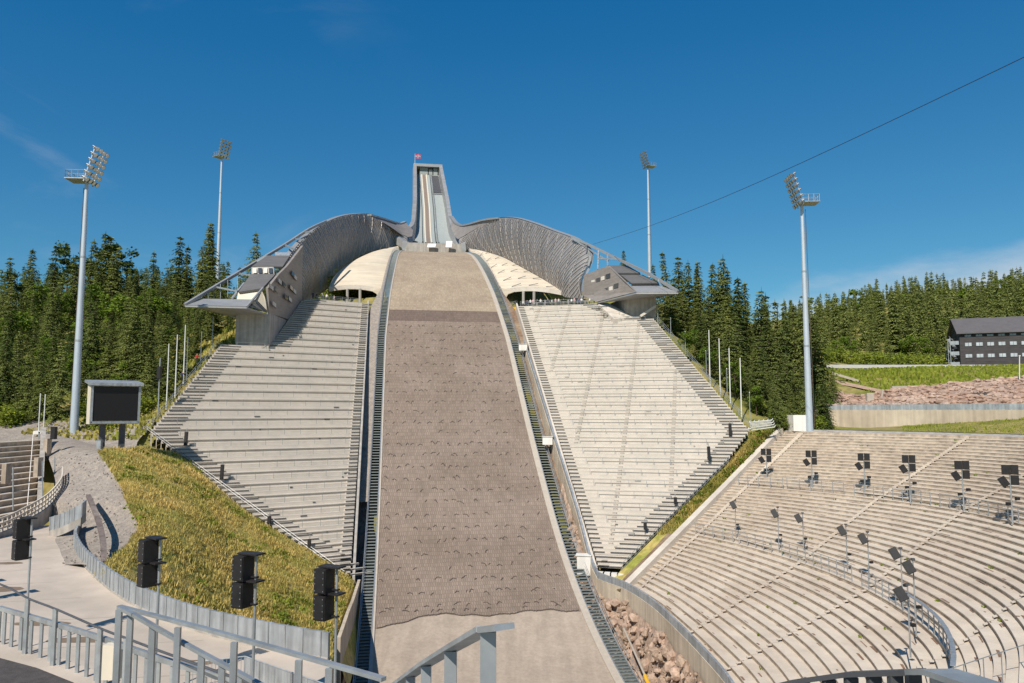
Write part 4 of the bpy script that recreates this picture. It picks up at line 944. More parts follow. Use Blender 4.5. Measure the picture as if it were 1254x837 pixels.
# ================================================================== GRASS PATCHES, PATHS
def loft_patch(name, m, A_, B_, nu, nv, amp, freq=.25, smooth=True, bulge=0, left=None):
    A_ = resample(A_, nu); B_ = resample(B_, nu); rows = []
    lf = resample(left, nv) if left else None
    for i in range(nu):
        row = []
        for j in range(nv):
            p = A_[i].lerp(B_[i], j/(nv-1)); s = math.sin(math.pi*j/(nv-1))
            p.z += s*(bulge+amp*mnoise.noise((p.x*freq, p.y*freq, 1.7)))
            if lf: p = p+(lf[j]-A_[0].lerp(B_[0], j/(nv-1)))*max(0, 1-1.7*i/(nu-1))**1.3
            row.append(p)
        rows.append(row)
    b = MB(); b.grid(rows); struct(b.build(name, m, smooth=smooth, recalc=False)); return rows
def tufts(name, rows, count, m, h, label, wsel=None, spread=.12, seed=1, blades=5):
    rr = random.Random(seed); b = MB(); nu, nv = len(rows), len(rows[0])
    for _ in range(count):
        i = rr.uniform(0, nu-1.001); j = rr.uniform(0, nv-1.001)
        a, c = int(i), int(j); f, g_ = i-a, j-c
        p = rows[a][c].lerp(rows[a+1][c], f).lerp(rows[a][c+1].lerp(rows[a+1][c+1], f), g_)
        if wsel and not wsel(p, rr): continue
        hh = h*rr.uniform(.5, 1.3)*(1+.6*mnoise.noise((p.x*.2, p.y*.2, 4)))
        for _k in range(blades):
            q = rr.uniform(0, 6.28); d = Vector((math.cos(q), math.sin(q), 0)); e = Vector((-d.y, d.x, 0))*hh*rr.uniform(.07, .15); o = p+Vector((rr.gauss(0, spread), rr.gauss(0, spread), -.05))
            tip = o+d*hh*rr.uniform(.2, .7)+Vector((0, 0, hh*rr.uniform(.7, 1.1)))
            b.add([o-e, o+e, tip+e*.4, tip-e*.4], [(0, 1, 2, 3)])
    return stuff(b.build(name, m, recalc=False), label, 'grass')
def bushy(b, c, r, n, rr, flat=.7, size=.3):
    for _ in range(n):
        v = Vector((rr.gauss(0, 1), rr.gauss(0, 1), rr.gauss(0, 1))).normalized()*r*rr.random()**.4; v.z = abs(v.z)*flat
        q = Vector((rr.gauss(0, 1), rr.gauss(0, 1), rr.gauss(0, .6))).normalized(); t_ = q.cross(Vector((rr.gauss(0, 1), rr.gauss(0, 1), rr.gauss(0, 1)))).normalized(); u = q.cross(t_); s = size*rr.uniform(.5, 1.2)
        o = Vector(c)+v; b.add([o-t_*s, o+u*s*.7, o+t_*s, o-u*s*.7], [(0, 1, 2, 3)])
# boundary grass / gravel on the left
Bd = ats([(117, 556, 93), (141, 592.6, 84), (153, 617, 77), (169, 645, 70), (165, 661, 66), (140, 684, 58.5), (128, 694, 56)])
far = [at(150, 551, 98), PL.pt(-44.6, -43.9)+Vector((0, 0, .15)), PL.pt(-37.8, -54.0)+Vector((0, 0, .2)), PL.pt(-30.8, -61.1)+Vector((0, 0, .2)), PL.pt(-26.4, -66)+Vector((0, 0, .0))]
FZ = -12.0
fence_px = [(98, 655), (92, 668), (97, 684), (112, 702), (140, 726), (170, 744), (210, 762), (255, 777), (300, 788), (350, 799), (403, 809)]
fence_pts = [atz(px, py, FZ) for px, py in fence_px]
near_old = [fence_pts[3]+Vector((.3, .8, .6))]+[p+Vector((.2, .6, .55)) for p in fence_pts[4:]]+[atz(404, 809, FZ)+Vector((.6, 1.5, .2))]
# left part: gravel rubble; right part: grass
near = ats([(116, 684, 56), (140, 705, 54), (170, 724, 54.5), (210, 741, 57), (255, 756, 61), (300, 767, 66), (350, 777, 71), (406, 786, 75)])
nearG = [p for p in near]
Gfar = [Bd[0]]+far
grows = loft_patch('grass_slope', M['slope'], [Bd[0]+Vector((.5, 0, 0))]+far, [Bd[6]+Vector((.4, .6, .1))]+nearG[1:], 44, 26, .7, .16, left=[p+Vector((.3, 0, .25)) for p in Bd])
bank = loft_patch('grass_bank', M['slope'], [grows[i][25]+Vector((0, 0, -.02)) for i in range(0, 44, 4)]+[grows[43][25]], [p+Vector((.16, .16, -.15)) for p in fence_pts[3:]], 30, 9, .1)
bk2 = MB(); bk2.grid([[bank[-1][j], Vector((bank[-1][j].x+.8, bank[-1][j].y, -30))] for j in range(9)]); struct(bk2.build('grass_bank_side', M['slope'], recalc=False))
tufts('bank_grass', bank, 2600, M['drygrass'], .3, 'grass filling the hollow behind the curved sheet fence', seed=19)
# right flank of the grass mound drops to the gully
fl_rows = loft_patch('grass_flank', M['slope'], [grows[-1][j] for j in range(0, 26, 3)], [Vector((p.x+1.6, p.y, p.z-5)) for p in [grows[-1][j] for j in range(0, 26, 3)]], 12, 4, .2)
gm = MB(); pts = resample([grows[-1][j]+Vector((.5, 0, .35)) for j in range(0, 26, 5)], 20)
wall_along(pts, lambda p: p.z-6, lambda p: p.z, -.35, 'wallconc', 'retaining_wall', 'narrow concrete wall at the right foot of the grass slope beside the dark gully', 'wall')
tufts('tall_grass', grows, 17000, M['drygrass'], .36, 'tall yellow and green grass covering the left slope', seed=3)
wd = MB(); rr = random.Random(11)
for _ in range(420):
    i = rr.randrange(1, 43); j = rr.randrange(1, 25)
    if mnoise.noise((grows[i][j].x*.12, grows[i][j].y*.12, 7)) < .02: continue
    bushy(wd, grows[i][j], rr.uniform(.35, .9), 38, rr, .7, .15)
stuff(wd.build('weeds', M['bush'], recalc=False), 'low green weeds growing among the tall grass on the left slope', 'weeds')
# gravel apron on the left
gl = ats([(58, 528, 113), (72, 556, 99), (84, 590, 89), (82, 618, 83)])+[atz(78, 640, -11.9), atz(84, 662, -11.95), atz(98, 690, -11.98)]
gp = loft_patch('gravel_path', M['gravel'], [p+Vector((-1.5, 0, -.1)) for p in gl], [at(166, 549, 104)+Vector((-1, 0, -.4))]+[p+Vector((1.0, 0, 0)) for p in Bd], 40, 14, .14, .3)
# plateau under scoreboard and mast
b = MB(); b.grid([[Vector((x, y, tz(x, y)+.5*mnoise.noise((x*.05, y*.05, 0))+.12)) for x in np.linspace(-84, interp(y, [102, 112, 119], [-50.5, -54.6, -55.2]), 18)] for y in np.linspace(102, 119, 12)]); struct(b.build('plateau', M['gravel'], recalc=False))
rb = MB(); rr = random.Random(9)
for _ in range(700):
    i = rr.randrange(8, 39); j = rr.randrange(3, 13); p = gp[i][j]+Vector((rr.uniform(-.7, .7), rr.uniform(-.7, .7), .02)); rb.stone(p, rr.choice((.03, .05, .07, .12)))
stuff(rb.build('rubble', M['gravel'], recalc=False), 'loose grey stones on the gravel path left of the grass', 'rubble')

# walkway
b = MB(); poly = [Vector((-75, 76, FZ)), Vector((-52, 76, FZ))]+[atz(86, 640, FZ)]+[Vector((p.x+.1, p.y+.1, FZ)) for p in fence_pts]+[Vector((-7.6, 30, FZ)), Vector((-7.6, 12, FZ)), Vector((-75, 12, FZ))]
b.slab(poly, (0, 0, -.6)); struct(b.build('walkway', M['pave'], recalc=True))
M['joint'] = mat('paving_joint', (.30, .25, .20), .9, var=.2)
b = MB(); rr = random.Random(8)
for k in range(9):
    y = 32+k*4.6; x1 = interp(y, [36, 40, 46, 54, 62, 70], [-9.5, -14, -23, -31, -36.5, -38.5])-.4; b.quad((-50, y-6, FZ+.004), (x1, y, FZ+.004), (x1, y+.06, FZ+.004), (-50, y-5.94, FZ+.004))
struct(b.build('paving_joints', M['joint'], recalc=False))
M['patch'] = mat('brown_paving', (.20, .145, .10), .8, var=.2, scale=1.5)
b = MB(); rr = random.Random(6)  # flat irregular brown discs just above the paving
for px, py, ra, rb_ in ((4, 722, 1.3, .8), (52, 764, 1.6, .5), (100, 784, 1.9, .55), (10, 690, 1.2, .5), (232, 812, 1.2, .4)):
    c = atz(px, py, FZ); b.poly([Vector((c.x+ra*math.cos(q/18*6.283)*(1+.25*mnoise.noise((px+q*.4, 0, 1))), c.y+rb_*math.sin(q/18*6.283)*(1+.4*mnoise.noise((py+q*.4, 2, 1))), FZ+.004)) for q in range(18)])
stuff(b.build('brown_patch', M['patch'], recalc=False), 'brown patches on the pale concrete walkway', 'patch')
b = MB(); rows = [[Vector((p.x+.12, p.y+.12, FZ-.02)), Vector((p.x+.12, p.y+.12, FZ-9))] for p in fence_pts[8:]+[Vector((-7.6, 30, FZ)), Vector((-7.6, 12, FZ))]]
b.grid(rows); tag(b.build('retaining_wall', M['wallconc'], recalc=False), 'concrete wall under the right end of the walkway', 'wall')
fpts = resample(fence_pts, 60)
wall_along(fpts, FZ-.3, FZ+.16, .12, 'greyconc', 'metal_fence', 'long curved galvanised sheet fence between pale walkway and grass slope', 'fence', cap=True, cap_h=1.15, cap_w=.10, seam=1.15)
f2 = resample(ats([(62, 652, 75), (78, 647, 74), (96, 638, 73), (104, 631, 73.5)]), 10)
wall_along(f2, lambda p: p.z-.6, lambda p: p.z+.15, .15, 'greyconc', 'metal_fence', 'short galvanised sheet fence at the far end of the walkway', 'fence', cap=True, cap_h=1.3, cap_w=.12, seam=.8)
gb = MB(); P = resample(ats([(108, 606, 79), (116, 624, 71), (123, 645, 65), (127, 668, 60), (127, 688, 57)]), 14)
for a, c in zip(P[:-1], P[1:]): gb.bar(a+Vector((0, 0, -.1)), c+Vector((0, 0, -.1)), .4, .3)  # dark bar covers the kerb and stands in for the wall's shadow
tag(gb.build('kerb_shadow_bar', M['darkrock'], recalc=False), 'dark bar of stone kerb and wall shadow in the gravel behind the curved fence', 'kerb')

# left end stand
ls = thing('grandstand', Vector((-52, 80, -12)), 'brown shaded terraces of the stand at the far left edge', 'grandstand')
b = MB(); NSL = 15
LEp = lambda k, y: Vector((-51.3-.9*k-.05*(84-y), y, -12+.58*k))
yend = lambda k: 83.5+19*k/14
for k in range(NSL):
    y0_, y1_ = 30, yend(k+.5); z = -12+.58*k; x0_ = lambda y: -51.3-.9*k-.05*(84-y)
    V = lambda dx, y, zz: Vector((x0_(y)+dx, y, zz))
    b.quad(V(.08, y0_, z), V(.08, y1_, z), V(-.92, y1_, z), V(-.92, y0_, z), 0); b.quad(V(.08, y0_, z-.12), V(.08, y1_, z-.12), V(.08, y1_, z), V(.08, y0_, z), 0)
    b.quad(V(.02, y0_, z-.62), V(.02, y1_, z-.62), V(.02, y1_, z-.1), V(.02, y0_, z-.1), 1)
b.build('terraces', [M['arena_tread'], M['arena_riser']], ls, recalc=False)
wl = MB()
for k in range(15):
    p, q = LEp(k, yend(k)), LEp(k+1, yend(k+1)); o = Vector((.45, .35, 0))
    wl.hexa([p+Vector((0, 0, -2)), p+o+Vector((0, 0, -2)), q+o+Vector((0, 0, -2)), q+Vector((0, 0, -2)), p+Vector((0, 0, 1.1)), p+o+Vector((0, 0, 1.1)), q+o+Vector((0, 0, 1.1)), q+Vector((0, 0, 1.1))])
wl.build('side_wall', M['greyconc'], ls)
fp_ = resample(ats([(-60, 668, 68), (0, 652, 74), (33, 636, 78.5), (58, 620, 82.5), (74, 601, 86.5), (76, 586, 90)]), 34)
fr = MB(); fw_ = MB()
for p, q in zip(fp_[:-1], fp_[1:]):
    fr.bar(p, p+Vector((0, 0, 1.35)), .13)
    for hh in (1.3, .8, .35): fr.bar(p+Vector((0, 0, hh)), q+Vector((0, 0, hh)), .12, .15)
    d = (q-p).normalized(); n_ = Vector((d.y, -d.x, 0))*.25
    fw_.hexa([p-n_+Vector((0, 0, -1.6)), p+n_+Vector((0, 0, -1.6)), q+n_+Vector((0, 0, -1.6)), q-n_+Vector((0, 0, -1.6)), p-n_, p+n_, q+n_, q-n_])
fr.build('front_railing', M['concrete'], ls, recalc=False); fw_.build('front_wall', M['greyconc'], ls)
for px, pb, ptp, Y in ((16, 625, 572, 80), (52, 615, 565, 86), (67, 600, 560, 92)):
    b = MB(); b.tube(at(px, pb, Y), at(px, ptp, Y), .07, n=6); b.build('rail_post', M['galv'], ls)
ur_ = MB(); P = [LEp(k, yend(k)-1.5)+Vector((0, 0, .1)) for k in range(0, 15)]
for p, q in zip(P[:-1], P[1:]):
    ur_.bar(p+Vector((0, 0, 1)), q+Vector((0, 0, 1)), .07); ur_.bar(p, p+Vector((0, 0, 1)), .06)
ur_.build('stair_handrail', M['whiteconc'], ls, recalc=False)
for px, py, Y in ((58, 548, 98), (47, 572, 90), (8, 580, 86)):
    dk = MB(); p = at(px, py, Y); dk.box(p, (.5, 1.0, 2.2), 0); dk.build('entry_screen', M['arena_riser'], ls)

# ================================================================== GRASS WEDGE ON THE RIGHT, UPPER WALL, BANK, ROAD
we = loft_patch('grass_wedge', M['slope'], [PR.pt(49.0, -39.2)+Vector((.3, 0, 0)), PR.pt(45.3, -45.6), PR.pt(38.0, -54.9), PR.pt(30.6, -64.2), PR.pt(29.6, -66)+Vector((-1, -1, -.5))],
     [arena(0, 3)+Vector((-.9, .7, .3)), arena(0, 2.3)+Vector((-.9, .7, .2)), arena(0, 1.2)+Vector((-.9, .7, .1)), arena(0, .3)+Vector((-.9, .7, 0)), arena(0, 0)+Vector((-1.2, .3, -.2))], 34, 9, .35, .3, bulge=-.2)
tufts('wedge_grass', we[:24], 2600, M['drygrass'], .4, 'green and yellow grass in the wedge between the right terraces and the curved stand', seed=8)
wb = MB(); rr = random.Random(4)
for _ in range(50): i = rr.randrange(0, 22); j = rr.randrange(1, 7); bushy(wb, we[i][j], rr.uniform(.4, .8), 40, rr, .8, .2)
stuff(wb.build('wedge_weeds', M['bush'], recalc=False), 'leafy green weeds in the wedge beside the curved stand', 'weeds')
sl_ = loft_patch('soil_strip', M['soil'], [p+Vector((0, 0, .06)) for p in [r_[8] for r_ in we[20:]]], [p+Vector((0, 0, .06)) for p in [r_[4] for r_ in we[20:]]], 14, 5, .2, .8)
uw = resample(ats([(997, 527, 141), (1060, 528, 136), (1130, 529.5, 129.5), (1200, 531, 122.5), (1275, 533, 116), (1380, 538, 106)]), 24)
wall_along([Vector((p.x, p.y, -3.6)) for p in uw], -4.5, .15, -.4, 'wallconc', 'retaining_wall', 'straight pale concrete wall with rounded metal top behind the curved grandstand', 'wall', cap=True, cap_h=.95, cap_w=-.5, seam=1.4)
gw = loft_patch('grass_verge', M['ground'], [arena(a, 3)+(arena(a, 3)-arena(a, 2.9)).normalized()*1.6+Vector((0, 0, -.2)) for a in (0.1, .8, 1.6, 2.4, 3.2, 4.0)], [Vector((p.x+.1, p.y-.1, lerp(-3.7, -.2, i/5))) for i, p in enumerate(resample(uw, 6))], 26, 8, .1)
tufts('verge_grass', gw[8:], 2200, M['greengrass'], .25, 'short green grass on the verge under the pale concrete wall', seed=18)
lw = MB(); P = ats([(964, 523, 131), (972, 526, 128.5), (990, 527, 128)]); P = [Vector((p.x, p.y, -3.4)) for p in P]
for a, c in zip(P[:-1], P[1:]): lw.slab([a, c, c+Vector((0, 0, 2.7)), a+Vector((0, 0, 2.7))], (.1, .3, 0))
tag(lw.build('low_wall', M['whiteconc']), 'low white wall left of the right floodlight mast foot', 'wall')
# stone bank
sb = loft_patch('stone_bank', M['bankrock'], [Vector((p.x+1.5, p.y+4, .4)) for p in resample(uw, 8)], ats([(1022, 480, 168), (1060, 484, 164), (1100, 476, 162), (1150, 471, 160), (1200, 466, 156), (1254, 463, 152), (1320, 460, 150), (1420, 458, 148)]), 40, 8, .3, .5)
b = MB(); rr = random.Random(21)
for i in range(0, 39):
    for j in range(7):
        for k in range(4):
            p = sb[i][j].lerp(sb[i+1][j+1], rr.random())+Vector((rr.uniform(-.7, .7), rr.uniform(-.7, .7), .1)); b.stone(p, rr.choice((.25, .4, .55, .8)), flat=.6)
stuff(b.build('bank_stone', M['bankrock'], recalc=False), 'pinkish quarry stones piled as a bank behind the pale concrete wall', 'stones')
rd = loft_patch('road', M['asphalt'], ats([(1005, 448, 196), (1100, 448, 196), (1254, 447.5, 196), (1500, 447, 196)]), ats([(1005, 447, 204), (1100, 447, 204), (1254, 446.5, 204), (1500, 446, 204)]), 16, 3, .0)
gb = MB(); P = ats([(1012, 449, 195), (1100, 449.2, 195), (1254, 449, 195), (1500, 448.5, 195)])
for a, c in zip(P[:-1], P[1:]): gb.bar(a, c, .35, .9)
tag(gb.build('road_barrier', M['road']), 'pale low barrier along the road in front of the dark building', 'barrier')
pp = loft_patch('dirt_path', M['path'], ats([(1022, 470, 178), (1045, 474, 172), (1075, 480, 166), (1100, 484, 163)]), ats([(1022, 465.5, 180), (1045, 470, 174), (1075, 476.5, 167), (1105, 481, 164)]), 14, 3, 0)
for i_, (x0, y0, x1, y1, Y) in enumerate(((1019, 457, 1052, 467, 180), (1092, 474.5, 1135, 473.5, 166))):
    b = MB(); b.bar(at(x0, y0, Y), at(x1, y1, Y-4*(1-i_)), .5, .5); tag(b.build('kerb', M['kerb']), ('pale kerb edging the grass above the dirt path', 'short pale kerb on top of the pink stone bank')[i_], 'kerb')
b = MB(); p = at(1065, 489, 150); b.box((p.x, p.y, p.z), (1.3, .8, 2.4)); b.box((p.x+2.4, p.y, p.z-.6), (3.0, .12, .1)); b.box((p.x+2.4, p.y, p.z-1.0), (3.0, .12, .1)); b.bar(at(1078, 496, 149), at(1081, 477, 149), .25)
tag(b.build('gate_pillar', M['kerb']), 'pale gate pillar with low bars in front of the pink stone bank', 'gate')
b = MB(); p = at(1203, 485, 138); b.box((p.x, p.y, p.z), (3.8, .2, 1.1)); 
for i in range(6): b.box((p.x-1.6+i*.64, p.y-.15, p.z), (.1, .1, 1.3))
tag(b.build('metal_bench', M['darkgrey']), 'dark metal bench standing before the pink stone bank', 'bench')

# ================================================================== DARK BUILDING
B0 = at(1174, 447, 208); bd = thing('hotel_building', B0, 'dark timber building with grey pitched roof beyond the meadow on the right', 'building')
x0, x1 = at(1176, 440, 208).x, at(1420, 440, 208).x; zg = 11.0; ze = at(1200, 409, 208).z; zr = at(1200, 392.5, 216).z; yf, yb = 208., 224.
b = MB(); b.hexa([(x0, yf, zg), (x1, yf, zg), (x1, yb, zg), (x0, yb, zg), (x0, yf, ze), (x1, yf, ze), (x1, yb, ze), (x0, yb, ze)]); b.add([(x0, yf, ze), (x0, yb, ze), (x0, 216, zr-.3)], [(0, 1, 2)]); b.add([(x1, yf, ze), (x1, yb, ze), (x1, 216, zr-.3)], [(0, 1, 2)])
b.build('wall', M['blackwall'], bd)
b = MB(); b.slab([(x0-.8, yf-.9, ze-.15), (x1+.8, yf-.9, ze-.15), (x1+.8, 216, zr), (x0-.8, 216, zr)], (0, 0, .3)); b.slab([(x0-.8, yb+.9, ze-.15), (x1+.8, yb+.9, ze-.15), (x1+.8, 216.01, zr), (x0-.8, 216.01, zr)], (0, 0, .3)); b.build('roof', M['darkroof'], bd)
for (py, w_, hgt, npx) in ((422.5, 1.6, .9, 0), (436.5, 1.6, .9, 0), (411.8, 1.5, .5, 0)):
    zc = at(1200, py, 208).z
    for k in range(14):
        x = x0+2.0+k*2.62
        f = MB(); f.box((x, yf-.06, zc), (w_+.2, .1, hgt+.2)); wo = f.build('window', M['darkgrey'], bd)
        g_ = MB()
        for s in (-1, 1): g_.box((x+s*w_*.25, yf-.13, zc), (w_*.44, .04, hgt))
        g_.build('pane', M['winpane'] if 'winpane' in M else M.setdefault('winpane', mat('sky_reflecting_pane', (.42, .45, .46), .25, var=.25, scale=.8)), wo)
es = MB()
for k in range(3):
    z0_ = zg+.4+k*2.9; es.bar((x0-.9, yf+1, z0_), (x0-2.0, yf+6, z0_+2.9), .8, .1); es.box((x0-1.4, yf+7, z0_+2.9), (2.2, 2.2, .1)); es.bar((x0-2.2, yf+.5, z0_+1), (x0-2.2, yf+8, z0_+1), .08); es.bar((x0-1.4, yf+.6, z0_+1.9), (x0-1.4, yf+8, z0_+3.9), .1)
    es.box((x0-1.2, yf+.3, z0_+1.4), (2.0, .15, 1.0))
for yy in (.2, 4, 8.1): es.bar((x0-2.3, yf+yy, zg), (x0-2.3, yf+yy, zg+9), .15)
es.build('outside_stair', M['galv'], bd)
bd.rotation_euler = (0, 0, R(-22))

# ================================================================== FLOODLIGHT MASTS
def make_mast():
    root = thing('floodlight_mast', (0, 0, 0), '', 'floodlight')
    b = MB(); b.tube((0, 0, -1.5), (0, 0, 14), .62, .5, 20); b.tube((0, 0, 14), (0, 0, 27), .5, .38, 20); b.tube((0, 0, 27), (0, 0, 39), .38, .27, 20); b.build('pole', M['pole'], root)
    for z in (14, 27):
        b = MB(); b.tube((0, 0, z-.15), (0, 0, z+.15), interp(z, [0, 14, 27], [.62, .53, .41]), n=20); b.build('collar', M['galv'], root)
    b = MB(); b.box((-.9, 0, 39.1), (3.6, 3.0, .15)); b.build('platform', M['galv'], root)
    b = MB(); z = 39.2
    for (xa, ya), (xb_, yb_) in (((-2.6, -1.4), (-2.6, 1.4)), ((-2.6, -1.4), (.2, -1.4)), ((-2.6, 1.4), (.2, 1.4))):
        for hh in (.6, 1.2): b.tube((xa, ya, z+hh), (xb_, yb_, z+hh), .04, n=5)
        for i in range(4): q = lerp(0, 1, i/3); b.tube((lerp(xa, xb_, q), lerp(ya, yb_, q), z), (lerp(xa, xb_, q), lerp(ya, yb_, q), z+1.2), .04, n=5)
    b.build('platform_railing', M['galv'], root)
    # head frame leans forward (towards +x, the arena)
    b = MB()
    for y in (-1.5, 1.5): b.bar((.2, y, 38.6), (1.7, y, 44.0), .16)
    for k in range(6): q = k/5; b.bar((lerp(.35, 1.65, q), -1.9, lerp(39.0, 43.8, q)), (lerp(.35, 1.65, q), 1.9, lerp(39.0, 43.8, q)), .1)
    b.build('head_frame', M['galv'], root)
    for k in range(6):
        for j in range(4):
            q = k/5; c = Vector((lerp(.6, 1.95, q), -1.65+j*1.1, lerp(39.0, 43.8, q))); d = Vector((.75, 0, -.55))
            l_ = MB(); l_.tube(c-d*.25, c+d*.35, .16, .42, 10, 0, caps=False); l_.tube(c-d*.25, c-d*.7, .17, .14, 8); l_.tube(c+d*.28, c+d*.33, .39, .39, 10, 1); l_.build('lamp_head', [M['lampbody'], M['lamp']], root)
    b = MB(); b.tube((-.78, .2, 0), (-.5, .2, 38), .05, n=5); b.build('cable_run', M['bark'], root)
    KIDS[root.name] = [o for o in bpy.data.objects if o.parent == root]; return root
m0 = make_mast()
def setmast(o, px, py, Y, hgt, rz, label):
    p = at(px, py, Y); o.location = p; o.rotation_euler = (0, 0, rz); s = hgt/44.0; o.scale = (s, s, s); tag(o, label, 'floodlight', 'floodlight masts around the jump')
mx = [m0]+[copy_tree(m0) for _ in range(3)]
setmast(mx[0], 90.5, 530, 115, 43.5, R(4), 'nearest left floodlight mast, thick grey pole beside the scoreboard')
setmast(mx[1], 266.5, 338, 232, 42.5, R(-30), 'far left floodlight mast rising out of the spruce wood')
setmast(mx[2], 795.5, 335, 232, 38, R(200), 'far right floodlight mast, slim pole behind the right judging tower')
setmast(mx[3], 991.5, 524, 128, 43, R(176), 'near right floodlight mast at the corner of the curved grandstand')

# ================================================================== SCOREBOARD
p = at(136, 551, 100); p = p+Vector((.3, 0, 0)); sc = thing('scoreboard', p, 'black video scoreboard in a pale housing on two grey legs beside the grass slope', 'scoreboard', rz=0)
X = lambda px: (px-141)/FPX*100; ZZ = lambda py: (551-py)/FPX*100
b = MB(); b.hexa([p+Vector(v) for v in ((X(114), 0, ZZ(520)), (X(168), 0, ZZ(520)), (X(168), 2.6, ZZ(520)), (X(114), 2.6, ZZ(520)), (X(114), 0, ZZ(472)), (X(168), 0, ZZ(472)), (X(168), 2.6, ZZ(472)), (X(114), 2.6, ZZ(472)))]); b.build('housing', M['cream'], sc)
b = MB(); b.slab([p+Vector((X(116.5), -.12, ZZ(516))), p+Vector((X(166.5), -.12, ZZ(516))), p+Vector((X(166.5), -.12, ZZ(474.5))), p+Vector((X(116.5), -.12, ZZ(474.5)))], (0, .1, 0)); b.build('screen', M['screen'], sc)
b = MB()
for (a, c) in (((114, 518), (168, 518)), ((114, 473), (168, 473)), ((115, 519), (115, 472)), ((167.3, 519), (167.3, 472))): b.bar(p+Vector((X(a[0]), -.08, ZZ(a[1]))), p+Vector((X(c[0]), -.08, ZZ(c[1]))), .28)
b.build('screen_frame', M['galv'], sc)
b = MB(); P = [p+Vector(v) for v in ((X(111), -.6, ZZ(473.5)), (X(171), -.6, ZZ(473.5)), (X(171), 3.1, ZZ(469)), (X(111), 3.1, ZZ(469)))]; b.slab(P, (0, 0, .35)); b.build('roof', M['sheet'], sc)
for px in (130, 152):
    b = MB(); b.box(p+Vector((X(px), 1.3, ZZ(536.5))), (.7, .5, 3.7)); b.build('leg', M['darkgrey'], sc)
sc.rotation_euler = (0, 0, R(38))
b = MB(); q = p+Vector((X(126), -.4, ZZ(546))); b.box(q, (.55, .5, 1.4)); b.box(q+Vector((0, 0, .72)), (.65, .6, .06)); b.box(q+Vector((-.35, 0, -.55)), (.5, .7, .25)); tag(b.build('utility_cabinet', M['galv']), 'small grey cabinet at the foot of the scoreboard legs', 'cabinet')
# ================================================================== LOUDSPEAKERS
def cab(root, c, size, rz=0, tilt=0, m='dark'):
    Mx = (Matrix.Rotation(rz, 3, 'Z')@Matrix.Rotation(tilt, 3, 'X')) if not isinstance(tilt, tuple) else Matrix.Rotation(rz, 3, 'Z')@Matrix.Rotation(tilt[0], 3, 'X')@Matrix.Rotation(tilt[1], 3, 'Y')
    b = MB(); c = Vector(c); b.box(c, size, M=Mx); o = b.build('loudspeaker', M[m], root)
    g_ = MB(); g_.box(c+Mx@Vector((0, -size[1]/2-.02, 0)), (size[0]*.9, .03, size[2]*.92), M=Mx); g_.build('grille', M['dark'], o); return o
def mastpole(root, base, h, r=.07):
    b = MB(); b.tube(base-Vector((0, 0, .3)), base+Vector((0, 0, h)), r, r*.9, 10); b.build('pole', M['galv'], root)
# four near double speaker masts
near4 = [(-58, 786, 641, 47.6, 'beyond'), (-80, 770, 645, 51.6, 'farther'), (31, 786, 633, 40.0, 'first'), (190, 822, 657, 33.5, 'second'), (309, 850, 676, 30.5, 'third'), (410, 842, 692, 31, 'fourth')]
for px, pb, pt_, Y, nm in near4:
    base = at(px, pb, Y); topz = at(px, pt_, Y).z
    base = Vector((base.x, base.y, FZ)); 
    t = thing('loudspeaker_mast', base, 'two black loudspeakers on a thin pole by the walkway, %s of four from the left' % nm if px > 0 else 'two black loudspeakers on a thin pole %s the left edge of the walkway' % nm, 'loudspeaker', 'double loudspeaker masts by the walkway')
    mastpole(t, base, topz-FZ-.1, .06)
    H = topz-FZ; w_ = .56; hh = .98 if Y > 35 else .95
    rz_ = R(-38) if Y > 32 else R(-25)
    off = Vector((-.5, .0, 0))
    for k in range(2):
        c = base+off+Vector((0, 0, H-.12-hh*.5-k*(hh+.08))); cab(t, c, (w_, .6, hh), rz_)
        bo_ = MB(); Mz = Matrix.Rotation(rz_, 3, 'Z')
        for dx in (-.2, .2):
            for dz in (-.38, -.1, .14, .38): bo_.box(c+Mz@Vector((dx, -.335, dz*hh)), (.03, .03, .03), rz_)
        bo_.build('bolt', M['galv'], t, recalc=False)['kind'] = 'stuff'
        br = MB(); br.box(base+Vector((-.2, 0, H-.06-k*(hh+.08))), (1.0, .5, .06), rz_); br.build('bracket', M['dark'], t)
        br = MB(); br.box(base+Vector((-.05, 0, H-.2-hh*.8-k*(hh+.08))), (.34, .14, .06), rz_); br.build('bracket', M['dark'], t)
# six clusters on the upper tier
up6 = [(939.5, 593, 558), (995, 599, 560.7), (1059.6, 605, 565), (1115, 614, 567.8), (1180.5, 624, 575.7), (1240, 638, 582)]
ordn = ['first', 'second', 'third', 'fourth', 'fifth', 'sixth']
for k, (px, pb, pc) in enumerate(up6):
    base = atz(px, pb, -11.0); Y = base.y; H = at(px, pc, Y).z-base.z
    t = thing('loudspeaker_mast', base, 'cluster of four loudspeakers above the upper rail of the curved stand, %s from the left' % ordn[k], 'loudspeaker', 'loudspeaker clusters on the curved stand')
    mastpole(t, base, H+.2, .08); sx = 1.0
    for (dx, dz, tl) in ((-.42, .55, 0), (.42, .55, 0), (.42, -.5, 0), (-.7, -.65, (0, R(-32)))):
        cab(t, base+Vector((dx-.1, -.2, H+dz)), (.68, .42, .94), R(-20), tl, 'dark')
    for dx, dz in ((.55, 1.2), (-.4, .7)): l_ = MB(); l_.box(base+Vector((dx, -.1, 1.0+dz)), (.38, .3, .28), .3); l_.build('spotlight', M['dark'], t)
    br = MB(); br.bar(base+Vector((-.7, 0, 1.4)), base+Vector((.8, 0, 2.2)), .07); br.build('bracket', M['galv'], t)
